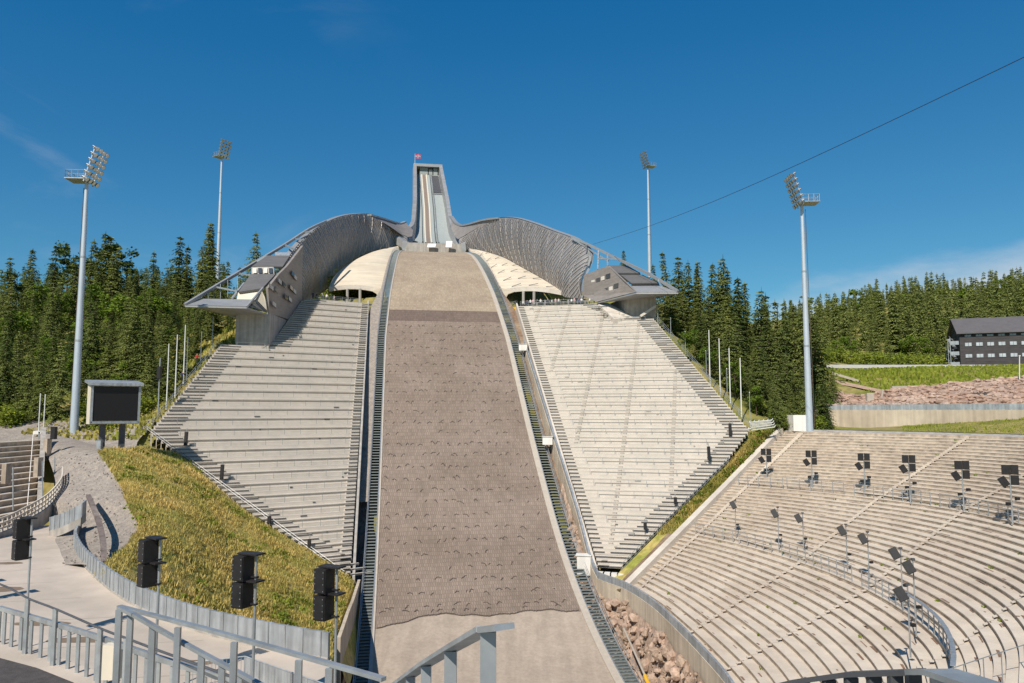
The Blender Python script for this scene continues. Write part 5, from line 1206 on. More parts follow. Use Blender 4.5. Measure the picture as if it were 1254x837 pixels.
low9 = [(901.4, 661, 613, 897.8, 618.7), (954, 675, 621.5, 948.6, 629), (984.5, 680, 628.5, 977.7, 635), (1038, 702, 642.6, 1030.8, 650), (1064.7, 713, 651.7, 1056.8, 660), (1106, 745, 671.5, 1095.5, 678), (1122, 775, 685, 1113, 695), (1115, 800, 716, 1103, 727.8)]
ordn2 = ['first', 'second', 'third', 'fourth', 'fifth', 'sixth', 'seventh', 'eighth']
for k, (px, pb, ptp, sx, sy) in enumerate(low9):
    base = atz(px, pb, -16.6); Y = base.y; H = at(px, ptp, Y).z-base.z
    t = thing('loudspeaker_mast', base, 'tilted single loudspeaker at the lower rail of the curved stand, %s from the left' % ordn2[k], 'loudspeaker', 'single loudspeaker masts on the curved stand')
    mastpole(t, base, H, .055); s_ = at(sx, sy, Y-.2); z_ = .9
    cab(t, s_, (.62, .5, .95), R(-20), (R(-15), R(-28)), 'dark'); br = MB(); br.bar(s_, base+Vector((0, 0, H-.6)), .07); br.box(base+Vector((0, 0, H)), (.25, .2, .15)); br.build('bracket', M['darkgrey'], t)
    for dx, dz in ((.22, 1.9),): l_ = MB(); l_.box(base+Vector((dx, -.1, dz)), (.3, .22, .22), .3); l_.build('spotlight', M['dark'], t)
# line speakers on both hillside stands
for Pl, side, L_ in ((PL, 'left', [(228, 551, 529), (272, 595, 569), (330, 646, 632), (379, 676, 660)]), (PR, 'right', [(894, 537, 519), (868, 572, 547), (827, 624, 609), (790, 658, 640)])):
    for k, (px, pb, ptp) in enumerate(L_):
        base = Pl.hit(px, pb); Y = base.y; H = at(px, ptp, Y).z-base.z
        t = thing('loudspeaker_mast', base, 'slim black loudspeaker at the lower edge of the %s terraces, %s from the top' % (side, ordn[k]), 'loudspeaker', 'line loudspeakers on the hillside stands')
        mastpole(t, base, H+.5, .06); hh = (2.0, 2.1, 1.0, 1.0)[k]; cab(t, base+Vector((0, -.2, H-hh/2)), (.42, .4, hh), 0, R(-6))
p = PL.hit(193.4, 507); t = thing('loudspeaker_mast', p, 'post with a dark box on the outer edge of the left terraces near the scoreboard', 'post'); mastpole(t, p, 8.6, .10); cab(t, p+Vector((.1, -.3, 6.3)), (.55, .5, 1.9), 0, 0)
p = at(47, 541, 103); t = thing('loudspeaker_mast', p, 'black loudspeaker on top of the end wall of the far left stand', 'loudspeaker'); mastpole(t, p, 1.2, .08); cab(t, at(66, 530.5, 98), (.6, .5, 1.6), 0, 0); t.location = t.location
# poles along stand edges
def pole(px, pb, ptp, Pl, r, m, label, group):
    base = Pl.hit(px, pb); H = at(px, ptp, base.y).z-base.z
    t = thing('flagpole' if m == 'whitepole' else 'net_post', base, label, 'pole', group)
    b = MB(); b.tube(base-Vector((0, 0, 1)), base+Vector((0, 0, H)), r, r*.7, 8); b.build('shaft', M[m], t)
    b = MB(); b.tube(base+Vector((0, 0, H)), base+Vector((0, 0, H+.12)), r*1.1, .03, 8); b.build('finial', M[m], t)
for k, (px, pb, ptp) in enumerate([(204, 494, 422), (214.6, 480, 411), (224.7, 463, 399)]+[(234.0, 447, 392)][:0]): pole(px, pb, ptp, PL, .11, 'whitepole', 'tall white bare flagpole on the outer edge of the left terraces, %s from the left' % ordn[k], 'white flagpoles by the left terraces')
for k, (px, pb, ptp) in enumerate([(228.5, 458, 414.5), (246, 436, 407), (260, 420, 388)]): pole(px, pb, ptp, PL, .07, 'galv', 'short grey post by the outer stairs of the left terraces, %s from the left' % ordn[k], 'grey posts by the left terraces')
for k, (px, pb, ptp) in enumerate([(869.5, 466, 405), (882, 477, 415.5), (894.3, 487, 427), (908, 505, 439.5)]): pole(px, pb, ptp, PR, .11, 'whitepole', 'tall white bare flagpole on the outer edge of the right terraces, %s from the left' % ordn[k], 'white flagpoles by the right terraces')
for k, (px, pb, ptp) in enumerate([(805.8, 396, 374), (821.6, 413, 390), (839.5, 431, 406.7), (865, 455, 430), (890.5, 478, 452), (918.5, 510, 481)]): pole(px, pb, ptp, PR, .07, 'galv', 'short grey post beside the outer stairs of the right terraces, %s from the left' % ordn[k], 'grey posts by the right terraces')
for k, (px, pb, ptp) in enumerate([(47, 530, 482), (53, 531, 483)]):
    base = at(px, pb, 112); t = thing('net_post', base, 'thin pale post at the top of the far left stand, %s of the pair' % ('left' if k == 0 else 'right'), 'post', 'pair of posts by the far left stand')
    b = MB(); b.tube(base-Vector((0, 0, .5)), base+Vector((0, 0, at(px, ptp, 112).z-base.z)), .07, n=8); b.build('shaft', M['whitepole'], t); b = MB(); b.box(base, (1.0, .8, .5)); b.build('foot', M['whiteconc'], t)
p = at(1248, 460, 150); b = MB(); b.tube(at(1248.5, 465, 150), at(1248.5, 436, 150), .09, n=8); b.box(at(1248.5, 436, 150), (.3, .2, .2)); tag(b.build('lamp_post', M['whitepole']), 'thin white post standing on the pink stone bank by the right edge', 'post')
# stacked barriers near right stand corner
b = MB(); rr = random.Random(2)
for k in range(7):
    z = .25*k; p = at(918+rr.uniform(-2, 2), 527-k*1.6, 126-.1*k); q = at(946+rr.uniform(-3, 3), 523-k*1.4, 126-.1*k); b.bar(p, q, .12)
    for i in range(6): s = p.lerp(q, i/5); b.bar(s, s+Vector((.25, .3, .25)), .07)
tag(b.build('barrier_stack', M['whitepole'], recalc=False), 'stack of white crowd barriers at the lower right corner of the right terraces', 'barriers')
# steel frames beside hill stairs
for nm, P4, lab in (('left', [(449, 373), (459, 383), (449, 383), (459, 373)], 'left'), ('right', [(619, 372), (633, 380), (619, 383), (633, 369)], 'right')):
    Y = 184; b = MB(); a = [at(x, y, Y) for x, y in P4]
    b.bar(a[0], a[1], .35); b.bar(a[2], a[3], .25); b.bar(a[0], a[2], .25); b.bar(a[3], a[1], .25); b.bar(a[0]+Vector((0, 2, .3)), a[1]+Vector((0, 2, .3)), .3); b.bar(a[0], a[3], .25); b.bar(a[3], a[3]+Vector((0, 2, .3)), .2); b.bar(a[0], a[0]+Vector((0, 2, .3)), .2)
    tag(b.build('steel_frame', M['darkgrey'], recalc=False), 'dark crossed steel frame at the head of the %s hill stairway' % lab, 'frame')
p = at(628, 380, 181); sg = thing('warning_sign', p, 'small yellow and black sign at the upper inner corner of the right terraces', 'sign'); b = MB(); b.slab([at(624.5, 384.5, 181), at(631.5, 384.5, 181), at(632, 376, 181), at(625.5, 376.5, 181)], (0, .15, 0)); b.build('board', M['yellow'], sg)
b = MB(); b.slab([at(626.5, 383, 180.9), at(628, 383, 180.9), at(628, 378, 180.9), at(626.5, 378, 180.9)], (0, .05, 0)); b.slab([at(629.2, 381.5, 180.9), at(630.8, 381.5, 180.9), at(630.8, 379, 180.9), at(629.2, 379, 180.9)], (0, .05, 0)); b.build('emblem', M['dark'], sg); b = MB(); b.bar(at(628, 384.5, 181.1), at(628, 390, 181.1), .12); b.build('post', M['galv'], sg)
# overhead cable
b = MB(); A = at(1290, 53, 60); B = at(726, 299.5, 183); pts = []
for i in range(25): q = i/24; p = A.lerp(B, q); p.z -= 1.6*math.sin(math.pi*q); pts.append(p)
for a, c in zip(pts[:-1], pts[1:]): b.tube(a, c, .036, n=5)
tag(b.build('overhead_cable', M['dark'], recalc=False), 'thin dark cable crossing the blue sky at upper right', 'cable')

# ================================================================== PEOPLE
def make_person(variant, shirt, trousers, armsout):
    bm_ = bpy.data.meshes.new('person'); s = random.Random(variant)
    a = .16+armsout
    V = [(0, 0, .95), (0, 0, 1.15), (0, .0, 1.38), (0, -.01, 1.5), (0, -.02, 1.62), (0, -.03, 1.72), (.10, 0, .90), (.11, -.02, .5), (.12, 0, .07), (.13, -.14, .04), (-.10, 0, .90), (-.12, .03, .5), (-.13, .05, .07), (-.14, -.09, .04), (.19, 0, 1.40), (.22+a*.3, .02, 1.12), (.22+a*.5, -.12*(1+armsout*3), .88+armsout*.9), (-.19, 0, 1.40), (-.22-a*.3, .02, 1.12), (-.23-a*.3, -.04, .86)]
    E_ = [(0, 1), (1, 2), (2, 3), (3, 4), (4, 5), (0, 6), (6, 7), (7, 8), (8, 9), (0, 10), (10, 11), (11, 12), (12, 13), (2, 14), (14, 15), (15, 16), (2, 17), (17, 18), (18, 19)]
    rad = [.14, .13, .15, .055, .10, .085, .10, .065, .05, .04, .10, .065, .05, .04, .075, .05, .04, .075, .05, .04]
    bm_.from_pydata(V, E_, []); o = bpy.data.objects.new('person_tmp', bm_); col.objects.link(o)
    md = o.modifiers.new('s', 'SKIN'); 
    for i, r_ in enumerate(rad): o.data.skin_vertices[0].data[i].radius = (r_, r_*.85)
    o.data.skin_vertices[0].data[0].use_root = True
    sd = o.modifiers.new('d', 'SUBSURF'); sd.levels = 1; sd.render_levels = 1
    dg = bpy.context.evaluated_depsgraph_get(); me = bpy.data.meshes.new_from_object(o.evaluated_get(dg)); bpy.data.objects.remove(o)
    for m_ in (M['skin'], shirt, trousers, M['hair']): me.materials.append(m_)
    for p in me.polygons:
        z = p.center.z; x = abs(p.center.x); y = p.center.y
        p.material_index = 3 if (z > 1.70 or (z > 1.58 and y > .03)) else 0 if z > 1.46 else 1 if (z > .98 and not (x > .27 and z < 1.05)) else (0 if x > .24 else 2)
        p.use_smooth = True
    return me
M['skin'] = mat('skin', (.50, .30, .21), .6, var=.05); M['hair'] = mat('brown_hair', (.06, .04, .03), .7, var=.2)
SH = {'white': mat('white_shirt', (.72, .70, .68), .8, var=.04), 'pale pink': mat('pink_shirt', (.62, .40, .42), .8, var=.04), 'dark blue': mat('navy_shirt', (.03, .04, .10), .8, var=.1), 'grey': mat('grey_shirt', (.28, .27, .28), .8, var=.1), 'red': M['red'], 'black': mat('black_shirt', (.02, .02, .022), .8, var=.1)}
TRZ = [mat('dark_trousers', (.025, .025, .035), .8, var=.1), mat('beige_trousers', (.33, .27, .2), .8, var=.1)]
PM = {c: make_person(i, SH[c], TRZ[i % 2], .0 if i % 2 else .12) for i, c in enumerate(SH)}
rr = random.Random(14)
def person(c, loc, rz, label, group=None):
    o = bpy.data.objects.new('person', PM[c]); col.objects.link(o); o.location = loc; o.rotation_euler = (0, 0, rz); s = rr.uniform(.92, 1.05); o.scale = (s, s, s); tag(o, label, 'person', group)
cols = ['white', 'dark blue', 'white', 'pale pink', 'black', 'white', 'grey', 'dark blue', 'white', 'pale pink', 'white', 'black', 'grey', 'white', 'pale pink', 'dark blue', 'white', 'black', 'white', 'grey']
nth = ['first', 'second', 'third', 'fourth', 'fifth', 'sixth', 'seventh', 'eighth', 'ninth', 'tenth', 'eleventh', 'twelfth', 'thirteenth', 'fourteenth', 'fifteenth', 'sixteenth', 'seventeenth', 'eighteenth', 'nineteenth', 'twentieth']
for k in range(20):
    u = .9+k*.87+rr.uniform(-.2, .2); w_ = rr.choice((1.0, 1.6, 2.6)); person(cols[k], PR.pt(u, w_, PR.P.z+.1), rr.uniform(-1.2, 1.2), 'visitor in a %s top on the right promenade, %s from the left' % (cols[k], nth[k]), 'visitors on the right promenade')
for k, (u, w_, c) in enumerate(((-12.2, 1.2, 'dark blue'), (-11.2, 1.8, 'black'), (-10.2, 1.0, 'grey'), (-9.0, 1.6, 'white'), (-6.8, 3.0, 'pale pink'))): person(c, PL.pt(u, w_, PL.P.z+.05), rr.uniform(-1, 1), 'visitor in a %s top above the left terraces, %s from the left' % (c, nth[k]), 'visitors above the left terraces')
for (px, py, c, lab) in ((241, 446.5, 'red', 'person in a red top walking on the outer stairs of the left terraces'), (223, 468, 'dark blue', 'person in dark blue lower on the outer stairs of the left terraces')):
    p = PL.hit(px, py); person(c, p+Vector((0, 0, .1)), .6, lab)
b = MB(); p = PR.hit(730, 381); b.bar(p+Vector((-.3, -.4, .9)), p+Vector((2.6, -.4, .9)), .12); b.bar(p+Vector((.6, -.4, 0)), p+Vector((.6, -.4, .9)), .1); b.bar(p+Vector((1.8, -.4, 0)), p+Vector((1.8, -.4, .9)), .1); tag(b.build('barrier', M['dark'], recalc=False), 'dark barrier standing on the upper rows of the right terraces', 'barrier')
p = PR.hit(738, 391); b = MB(); b.bar(p+Vector((-1.2, -.4, .8)), p+Vector((1.6, -.4, .8)), .16); b.bar(p+Vector((.2, -.4, -.3)), p+Vector((.2, -.4, .8)), .1); b.bar(p+Vector((.2, -.5, .8)), p+Vector((.2, -.5, 1.2)), .1); tag(b.build('barrier', M['dark'], recalc=False), 'low dark cross barrier lower on the right terraces below the judging tower', 'barrier')

# ================================================================== FOREGROUND RAILINGS
# raked terrace under the camera
b = MB(); rows = []
for k in range(9):
    y = -6+k*2.0; z = -1.9-.42*max(y, 0)-.3; rows.append([Vector((-12, y, z)), Vector((8.5, y, z))]); rows.append([Vector((-12, y+2, z)), Vector((8.5, y+2, z))])
b.grid(rows); struct(b.build('near_terrace', M['greyconc'], recalc=False))
PZ = -8.3
b = MB(); e0 = atz(-40, 762, PZ); e1 = atz(0, 777, PZ); e2 = atz(60, 800, PZ); e3 = atz(150, 834, PZ); e4 = atz(300, 885, PZ)
b.slab([e0, e1, e2, e3, e4, Vector((e4.x, 12, PZ)), Vector((e0.x, 12, PZ))], (0, 0, -3.8)); struct(b.build('lower_terrace', M['pave']))
b = MB(); b.poly([atz(-60, 795, PZ+.004), atz(0, 806, PZ+.004), atz(45, 818, PZ+.004), atz(90, 836, PZ+.004), atz(120, 860, PZ+.004), atz(-60, 900, PZ+.004)]); struct(b.build('asphalt_path', M['asphalt']))
def rail_fence(name, pts, label, bar_w, bar_h, posts, post_w, m='galv', cat='railing', lowrail=None, hand=None):
    root = thing(name, pts[0], label, cat)
    b = MB()
    for a, c in zip(pts[:-1], pts[1:]): b.bar(a, c, bar_w, bar_h)
    b.build('top_rail', M[m], root)
    for p in posts:
        q = MB(); q.bar(p[0], p[1], p[2] if len(p) > 2 else post_w, post_w*.7); q.build('post', M[m], root)
    return root
# low left railing along terrace edge
A0 = [at(0, 745, 28.3), at(60, 762, 26.3), at(125, 782, 24.2), at(190, 805, 22.2), at(300, 838, 20)]
AP = resample(A0, 24)
root = thing('railing', AP[0], 'low galvanised railing with thin upper handrail along the lower left terrace edge', 'railing')
b = MB()
for a, c in zip(AP[:-1], AP[1:]): b.bar(a, c, .12, .15)
b.build('top_rail', M['galv'], root)
for i, p in enumerate(AP[:-1]):
    q = MB(); q.bar(p+Vector((0, 0, -.1)), Vector((p.x, p.y, PZ)), .10, .08); q.build('post', M['galv'], root)
b = MB(); HP = resample(ats([(-10, 712, 28.5), (13, 721, 27.7), (34, 733, 27), (68, 746, 25.8), (123, 770, 23.9), (155, 782, 22.9), (200, 799, 21.6), (320, 842, 18.5)]), 24)
for a, c in zip(HP[:-1], HP[1:]): b.tube(a, c, .035, n=6)
b.build('handrail', M['darkgrey'], root)
for px, py, Y in ((34, 733, 27), (68, 746, 25.8), (123, 770, 23.9), (155, 782, 22.9)):
    p = at(px, py, Y); q = MB(); q.bar(p, Vector((p.x, p.y, PZ)), .12); q.build('tall_post', M['galv'], root)
b = MB(); p = at(135, 812, 23.4); b.box((p.x, p.y+.15, p.z), (.5, .3, 1.0)); b.box((p.x+.1, p.y-.02, p.z), (.05, .1, .9)); tag(b.build('utility_cabinet', M['cream']), 'small cream cabinet behind the low left railing posts', 'cabinet')
# big galvanised railing
TZ = -3.15
P = [atz(146, 743, TZ), atz(250, 770, TZ), atz(350, 798, TZ), atz(470, 832, TZ)]
posts = []
for px, py in ((160, 749), (218, 764), (287, 782), (366, 804), (403, 814)):
    p = atz(px, py+2, TZ); posts.append((p-Vector((0, 0, .03)), p-Vector((0, 0, 3.2)), .085))
rail_fence('railing', P, 'sturdy galvanised railing running down to the right in the left foreground', .085, .045, posts, .085)
posts = []; P = ats([(146, 744, 12.3), (164, 753, 12.0), (200, 774, 11.8), (245, 799, 11.6), (290, 823, 11.4), (330, 845, 11.2)])
for px, py, Y in ((146, 747, 12.2), (187, 767, 11.9), (247, 801, 11.6), (272, 815, 11.5), (293, 826, 11.4)):
    p = at(px, py, Y); posts.append((p, p-Vector((0, 0, 2.5)), .09))
rail_fence('railing', P, 'galvanised stair handrail dropping steeply behind the left foreground railing', .08, .05, posts, .08)
# mesh gate panels behind
b = MB(); a = atz(232, 812, -10.8); c = atz(300, 804, -10.8)
gt = thing('mesh_gate', a, 'low wire mesh gate panels on the walkway behind the left foreground railing', 'gate')
for z in (0, -1.1): b.tube(a+Vector((0, 0, z)), c+Vector((0, 0, z)), .03, n=5)
for i in range(16): p = a.lerp(c, i/15); b.tube(p, p-Vector((0, 0, 1.1)), .012, n=4)
b.build('mesh_panel', M['galv'], gt); b = MB(); d = atz(398, 838, -10.8)
for z in (0, -1.1): b.tube(c+Vector((0, 0, z)), d+Vector((0, 0, z)), .03, n=5)
for i in range(26): p = c.lerp(d, i/25); b.tube(p, p-Vector((0, 0, 1.1)), .012 if i % 5 else .04, n=4)
b.quad(c, d, d-Vector((0, 0, 1.1)), c-Vector((0, 0, 1.1))); b.build('mesh_panel', M['sheet'], gt)
# centre railing
P = ats([(618, 768, 4.8), (596, 770, 5.0), (552, 795, 6.2), (522, 813, 7.2), (490, 836, 8.6), (470, 850, 9.4)])
posts = []
for px, py, Y, w_ in ((598, 773, 5.0, .10), (552, 797, 6.2, .095), (522, 815, 7.2, .09), (503, 828, 8.0, .09)):
    p = at(px, py, Y); posts.append((p, p-Vector((0, 0, 2.0)), w_))
rail_fence('railing', P, 'galvanised stair railing descending away at the bottom centre', .14, .035, posts, .09)
# right bottom railing
P = ats([(930, 846, 6.6), (975, 835, 6.2), (1040, 826, 5.7), (1128, 823, 5.1)])
posts = []
for px, py, Y in ((985, 836, 6.1), (1015, 832, 5.9), (1042, 829, 5.7), (1070, 827, 5.5), (1096, 826, 5.3), (1118, 825, 5.15)):
    p = at(px, py, Y); posts.append((p, p-Vector((0, 0, 1.6)), .085))
rail_fence('railing', P, 'dark weathered railing along the bottom right edge', .10, .035, posts, .085, m='darkgrey')
P = ats([(1128, 823, 5.1), (1150, 823, 4.9), (1215, 844, 4.4)]); p = at(1150, 826, 4.9); posts = [(p, p-Vector((0, 0, 1.6)), .09)]
rail_fence('railing', P, 'broad flat galvanised rail turning away at the bottom right', .22, .035, posts, .09)
# thin fence in the near part of the curved stand
P = [at(1150, 824, 44), at(1180, 814, 44.5), at(1204, 806, 45), at(1226, 799, 45.4), at(1254, 790, 46), at(1290, 778, 46.6)]
posts = []
for p in P: posts.append((p, p-Vector((0, 0, 2.2)), .05))
rail_fence('railing', P, 'thin wire railing on the near rows of the curved stand at lower right', .04, .04, posts, .05)

# ================================================================== TREES
def spruce_mesh(name, seed, H=18., Rr=2.6, tiers=30, dens=1.0, leaf=.62, lo=.06, thin=1.0):
    rr = random.Random(seed); b = MB(); lean = (rr.gauss(0, .012), rr.gauss(0, .012)); ph = rr.uniform(0, 6.28); asym = rr.uniform(.05, .3); pw = rr.uniform(.75, 1.05)
    gaps = [(rr.uniform(0, 6.28), rr.uniform(.1, .85)) for _ in range(5)]
    for k in range(tiers):
        f = (k+rr.uniform(-.4, .4))/tiers; f = min(max(f, 0), .985); z = H*(lo+(1-lo)*f); rad = Rr*(1-f)**pw*rr.uniform(.75, 1.2)+.14
        nb = max(4, int((10*(1-f)+5)*dens)); a0 = rr.uniform(0, 6.28)
        for j in range(nb):
            a = a0+j*6.283/nb+rr.uniform(-.3, .3); L_ = rad*rr.uniform(.55, 1.15)*(1+asym*math.cos(a-ph))
            if any(abs((a-g_+3.14) % 6.28-3.14) < .5 and abs(f-h_) < .06 for g_, h_ in gaps): L_ *= .5
            d = Vector((math.cos(a), math.sin(a), 0)); s = Vector((-d.y, d.x, 0)); up = rr.uniform(-.05, .2)
            ns = max(2, int(L_/.42/thin))
            for q in range(ns):
                t = (q+.7)/ns; droop = -.45*L_*t*t+up*L_*t
                c = d*(L_*t)+Vector((lean[0]*z, lean[1]*z, z+droop+rr.uniform(-.12, .12))); wd = leaf*rr.uniform(.6, 1.2)*(1.25-.75*t)*thin
                dn = (d+Vector((0, 0, -.5-.4*t+rr.uniform(-.25, .25)))).normalized(); sd = (s+Vector((0, 0, rr.uniform(-.35, .35)))).normalized()
                for sg in (-1, 1):
                    e = (sd*sg+dn*.55+Vector((0, 0, rr.uniform(-.3, .05)))).normalized()*wd*rr.uniform(.7, 1.2); n_ = dn*wd*.32
                    b.add([c-n_, c+e*.6-n_*.9, c+e, c+e*.5+n_*1.2], [(0, 1, 2, 3)])
                if rr.random() < .4: b.add([c-dn*wd*.6, c+Vector((0, 0, .12)), c+dn*wd*.9, c-Vector((0, 0, .28*wd))], [(0, 1, 2, 3)])
    for q in range(6): b.add([Vector((lean[0]*H-.13+.015*q, lean[1]*H, H*.95+q*.17)), Vector((lean[0]*H+.13-.015*q, lean[1]*H, H*.95+q*.17)), Vector((lean[0]*H, lean[1]*H+.05, H*.95+q*.17+.34))], [(0, 1, 2)])
    return b
def pine_mesh(seed, H=17., spread=3.2, start=.5, n=900, leaf=.38, lobes=9):
    rr = random.Random(seed); b = MB(); L_ = [(Vector((rr.gauss(0, spread*.45), rr.gauss(0, spread*.45), H*rr.uniform(start, .96))), rr.uniform(.8, 1.7)) for _ in range(lobes)]
    for _ in range(n):
        c, r_ = rr.choice(L_); v = Vector((rr.gauss(0, 1), rr.gauss(0, 1), rr.gauss(0, .55))).normalized()*r_*rr.random()**.45; o = c+v
        q = Vector((rr.gauss(0, 1), rr.gauss(0, 1), rr.gauss(0, 1))).normalized(); t = q.cross(Vector((0, .3, 1))).normalized(); u = q.cross(t); s = leaf*rr.uniform(.6, 1.2); b.add([o-t*s, o-u*s*.6, o+t*s, o+u*s*.6], [(0, 1, 2, 3)])
    return b, L_
def trunk_mesh(H, r, limbs=None):
    b = MB(); b.tube((0, 0, -1.5), (0, 0, H*.5), r, r*.6, 8); b.tube((0, 0, H*.5), (0, 0, H*.95), r*.6, .03, 8)
    for c, r_ in (limbs or []): b.tube((0, 0, c.z*.75), c, r*.3, .03, 5)
    return b
def mesh_of(b, name, m, recalc=False):
    o = b.build(name, m, recalc=recalc); me = o.data; bpy.data.objects.remove(o); return me
SPR = []
for i in range(8):
    H = 18.; SPR.append((mesh_of(spruce_mesh('crown', 40+i, H, [3.6, 4.3, 3.2, 4.8, 3.9, 2.9, 4.4, 3.5][i], [30, 28, 32, 27, 30, 34, 26, 30][i], lo=[.05, .04, .08, .05, .1, .06, .04, .12][i]), 'crown', M['spruce']), mesh_of(trunk_mesh(H, .24), 'trunk', M['bark'])))
PIN = []
for i in range(4):
    b, L_ = pine_mesh(80+i, 17, 3.0, .5); PIN.append((mesh_of(b, 'crown', M['pine']), mesh_of(trunk_mesh(17, .25, L_), 'trunk', M['bark'])))
BIR = []
for i in range(4):
    b, L_ = pine_mesh(120+i, 11, 3.0, .3, 1500, .30, 12); BIR.append((mesh_of(b, 'crown', M['birch']), mesh_of(trunk_mesh(11, .16, L_), 'trunk', M['bark'])))
BUS = []
for i in range(3):
    b, L_ = pine_mesh(160+i, 2.6, 1.8, .15, 700, .24, 7); BUS.append((mesh_of(b, 'crown', M['bush']), mesh_of(trunk_mesh(2.2, .08, L_), 'trunk', M['bark'])))
TREE_N = {}
def tree(kind, loc, s, label, cat, group, rz=None):
    src = {'spruce_tree': SPR, 'pine_tree': PIN, 'birch_tree': BIR, 'bush': BUS}[kind]; cr, tk_ = random.choice(src)
    t = thing(kind, loc, label, cat, group, random.uniform(0, 6.28)); sx = s*(random.uniform(1.08, 1.5) if kind == 'spruce_tree' else random.uniform(.9, 1.15)); t.scale = (sx, sx, s)
    t.rotation_euler = (random.gauss(0, .02), random.gauss(0, .02), t.rotation_euler[2])
    for nm, me in (('trunk', tk_), ('crown', cr)):
        o = bpy.data.objects.new(nm, me); col.objects.link(o); o.parent = t
def gpos(px, Y): x = (px-627)/FPX*Y; return Vector((x, Y, tz(x, Y)))
def place(kind, px, top, Y, label, cat, group, hmin=3, hmax=26):
    g_ = gpos(px, Y); zt_ = at(px, top, Y).z; h_ = min(max(zt_-g_.z, hmin), hmax)
    base = {'spruce_tree': 18., 'pine_tree': 17.3, 'birch_tree': 11.4, 'bush': 3.0}[kind]
    g_.z -= .2; tree(kind, g_, h_/base, label, cat, group)
rr = random.Random(77)
# ---- left wood: skyline by bearing, rows stepping up the hill
skyL = ([-60, 0, 20, 27, 50, 60, 85, 105, 122, 140, 160, 178, 188, 205, 213, 228, 240, 249, 262, 275, 292, 310, 322, 345], [318, 318, 325, 306, 315, 302, 305, 290, 282, 290, 300, 292, 318, 318, 290, 312, 300, 272, 300, 318, 312, 283, 318, 312])
G1 = 'spruces in the wood left of the jump'
SLAB = ['tall dark spruce on the skyline of the wood left of the jump', 'spruce standing in the middle of the dense wood left of the jump', 'green spruce at the lower front edge of the wood left of the jump']
for Y, n, zone in ((117, 18, 2), (124, 19, 2), (132, 20, 1), (141, 22, 1), (151, 22, 1), (161, 22, 1), (172, 22, 1), (185, 22, 0)):
    for k in range(n):
        px = lerp(-70, 345, (k+.5)/n)+rr.uniform(-8, 8); yy = Y+rr.uniform(-4, 4)
        g_ = gpos(px, yy); u, w_ = PL.uv(g_)
        lim = interp(yy, [113, 140, 165, 200, 240], [-56.5, -55, -55, -51, -45])
        if g_.x > lim-1.5: continue
        if 70 < px < 190 and yy < 123: continue
        sky_y = interp(px, *skyL)
        f = (196-Y)/78.; top = sky_y+f*95+rr.uniform(-10, 26)+(0 if zone else rr.uniform(4, 30))
        hh = rr.uniform(8, 17) if zone else 22
        zt_ = at(px, top, yy).z
        if zone and zt_-g_.z > hh: top = 418.5 if False else top+(zt_-g_.z-hh)/yy*FPX
        place('spruce_tree', px, top, yy, SLAB[zone], 'tree', G1+(' skyline', ' middle', ' front')[zone], 6, 27)
for px, top in ((27, 304), (58, 303), (88, 312), (118, 283), (126, 287), (182, 306), (213, 288), (224, 300), (240, 298), (248, 270), (256, 284), (310, 282), (322, 316), (340, 310), (4, 314), (105, 292), (137, 300)):
    place('spruce_tree', px, top, 192+rr.uniform(-6, 6), 'very tall spruce spire topping the skyline left of the jump', 'tree', 'tallest spruces on the left skyline', 14, 30)
for px, top, Y in ((75, 296, 200), (110, 300, 198), (132, 296, 202), (150, 318, 196), (15, 330, 190), (165, 322, 194)): place('pine_tree', px, top, Y, 'broad dark pine among the spruce tops on the left skyline', 'tree', 'pines on the left skyline', 10, 24)
for px, top, Y in ((10, 360, 150), (150, 345, 160), (185, 355, 165), (100, 380, 146), (205, 400, 150), (60, 400, 140), (240, 360, 170), (30, 440, 132), (170, 420, 140), (120, 420, 136), (25, 380, 165), (70, 355, 172), (130, 350, 170), (165, 385, 156), (215, 370, 168), (225, 420, 150), (90, 430, 134), (5, 420, 140), (150, 440, 130), (250, 395, 160), (45, 345, 180), (110, 345, 182), (175, 345, 180), (200, 430, 142)): place('birch_tree', px, top, Y, 'light green leafy tree between the dark spruces left of the jump', 'tree', 'leafy trees in the left wood', 5, 13)
for k in range(14): px = rr.uniform(-20, 270); Y = rr.uniform(116, 128); g_ = gpos(px, Y); (g_.x < -57) and place('bush', px, 0, Y, 'low green bush at the foot of the left wood', 'bush', 'bushes below the left wood', 1.2, 2.8)
for px, Y in ((408, 204), (418, 210), (432, 206), (448, 212), (458, 208), (425, 200)):
    g_ = gpos(px, Y); g_.z = max(g_.z, 22); t_ = rr.uniform(.9, 1.4)*1.6; tree('bush', g_+Vector((0, 0, .2)), t_, 'bright green bush seen through the opening under the left concrete shoulder', 'bush', 'bushes behind the left shoulder')
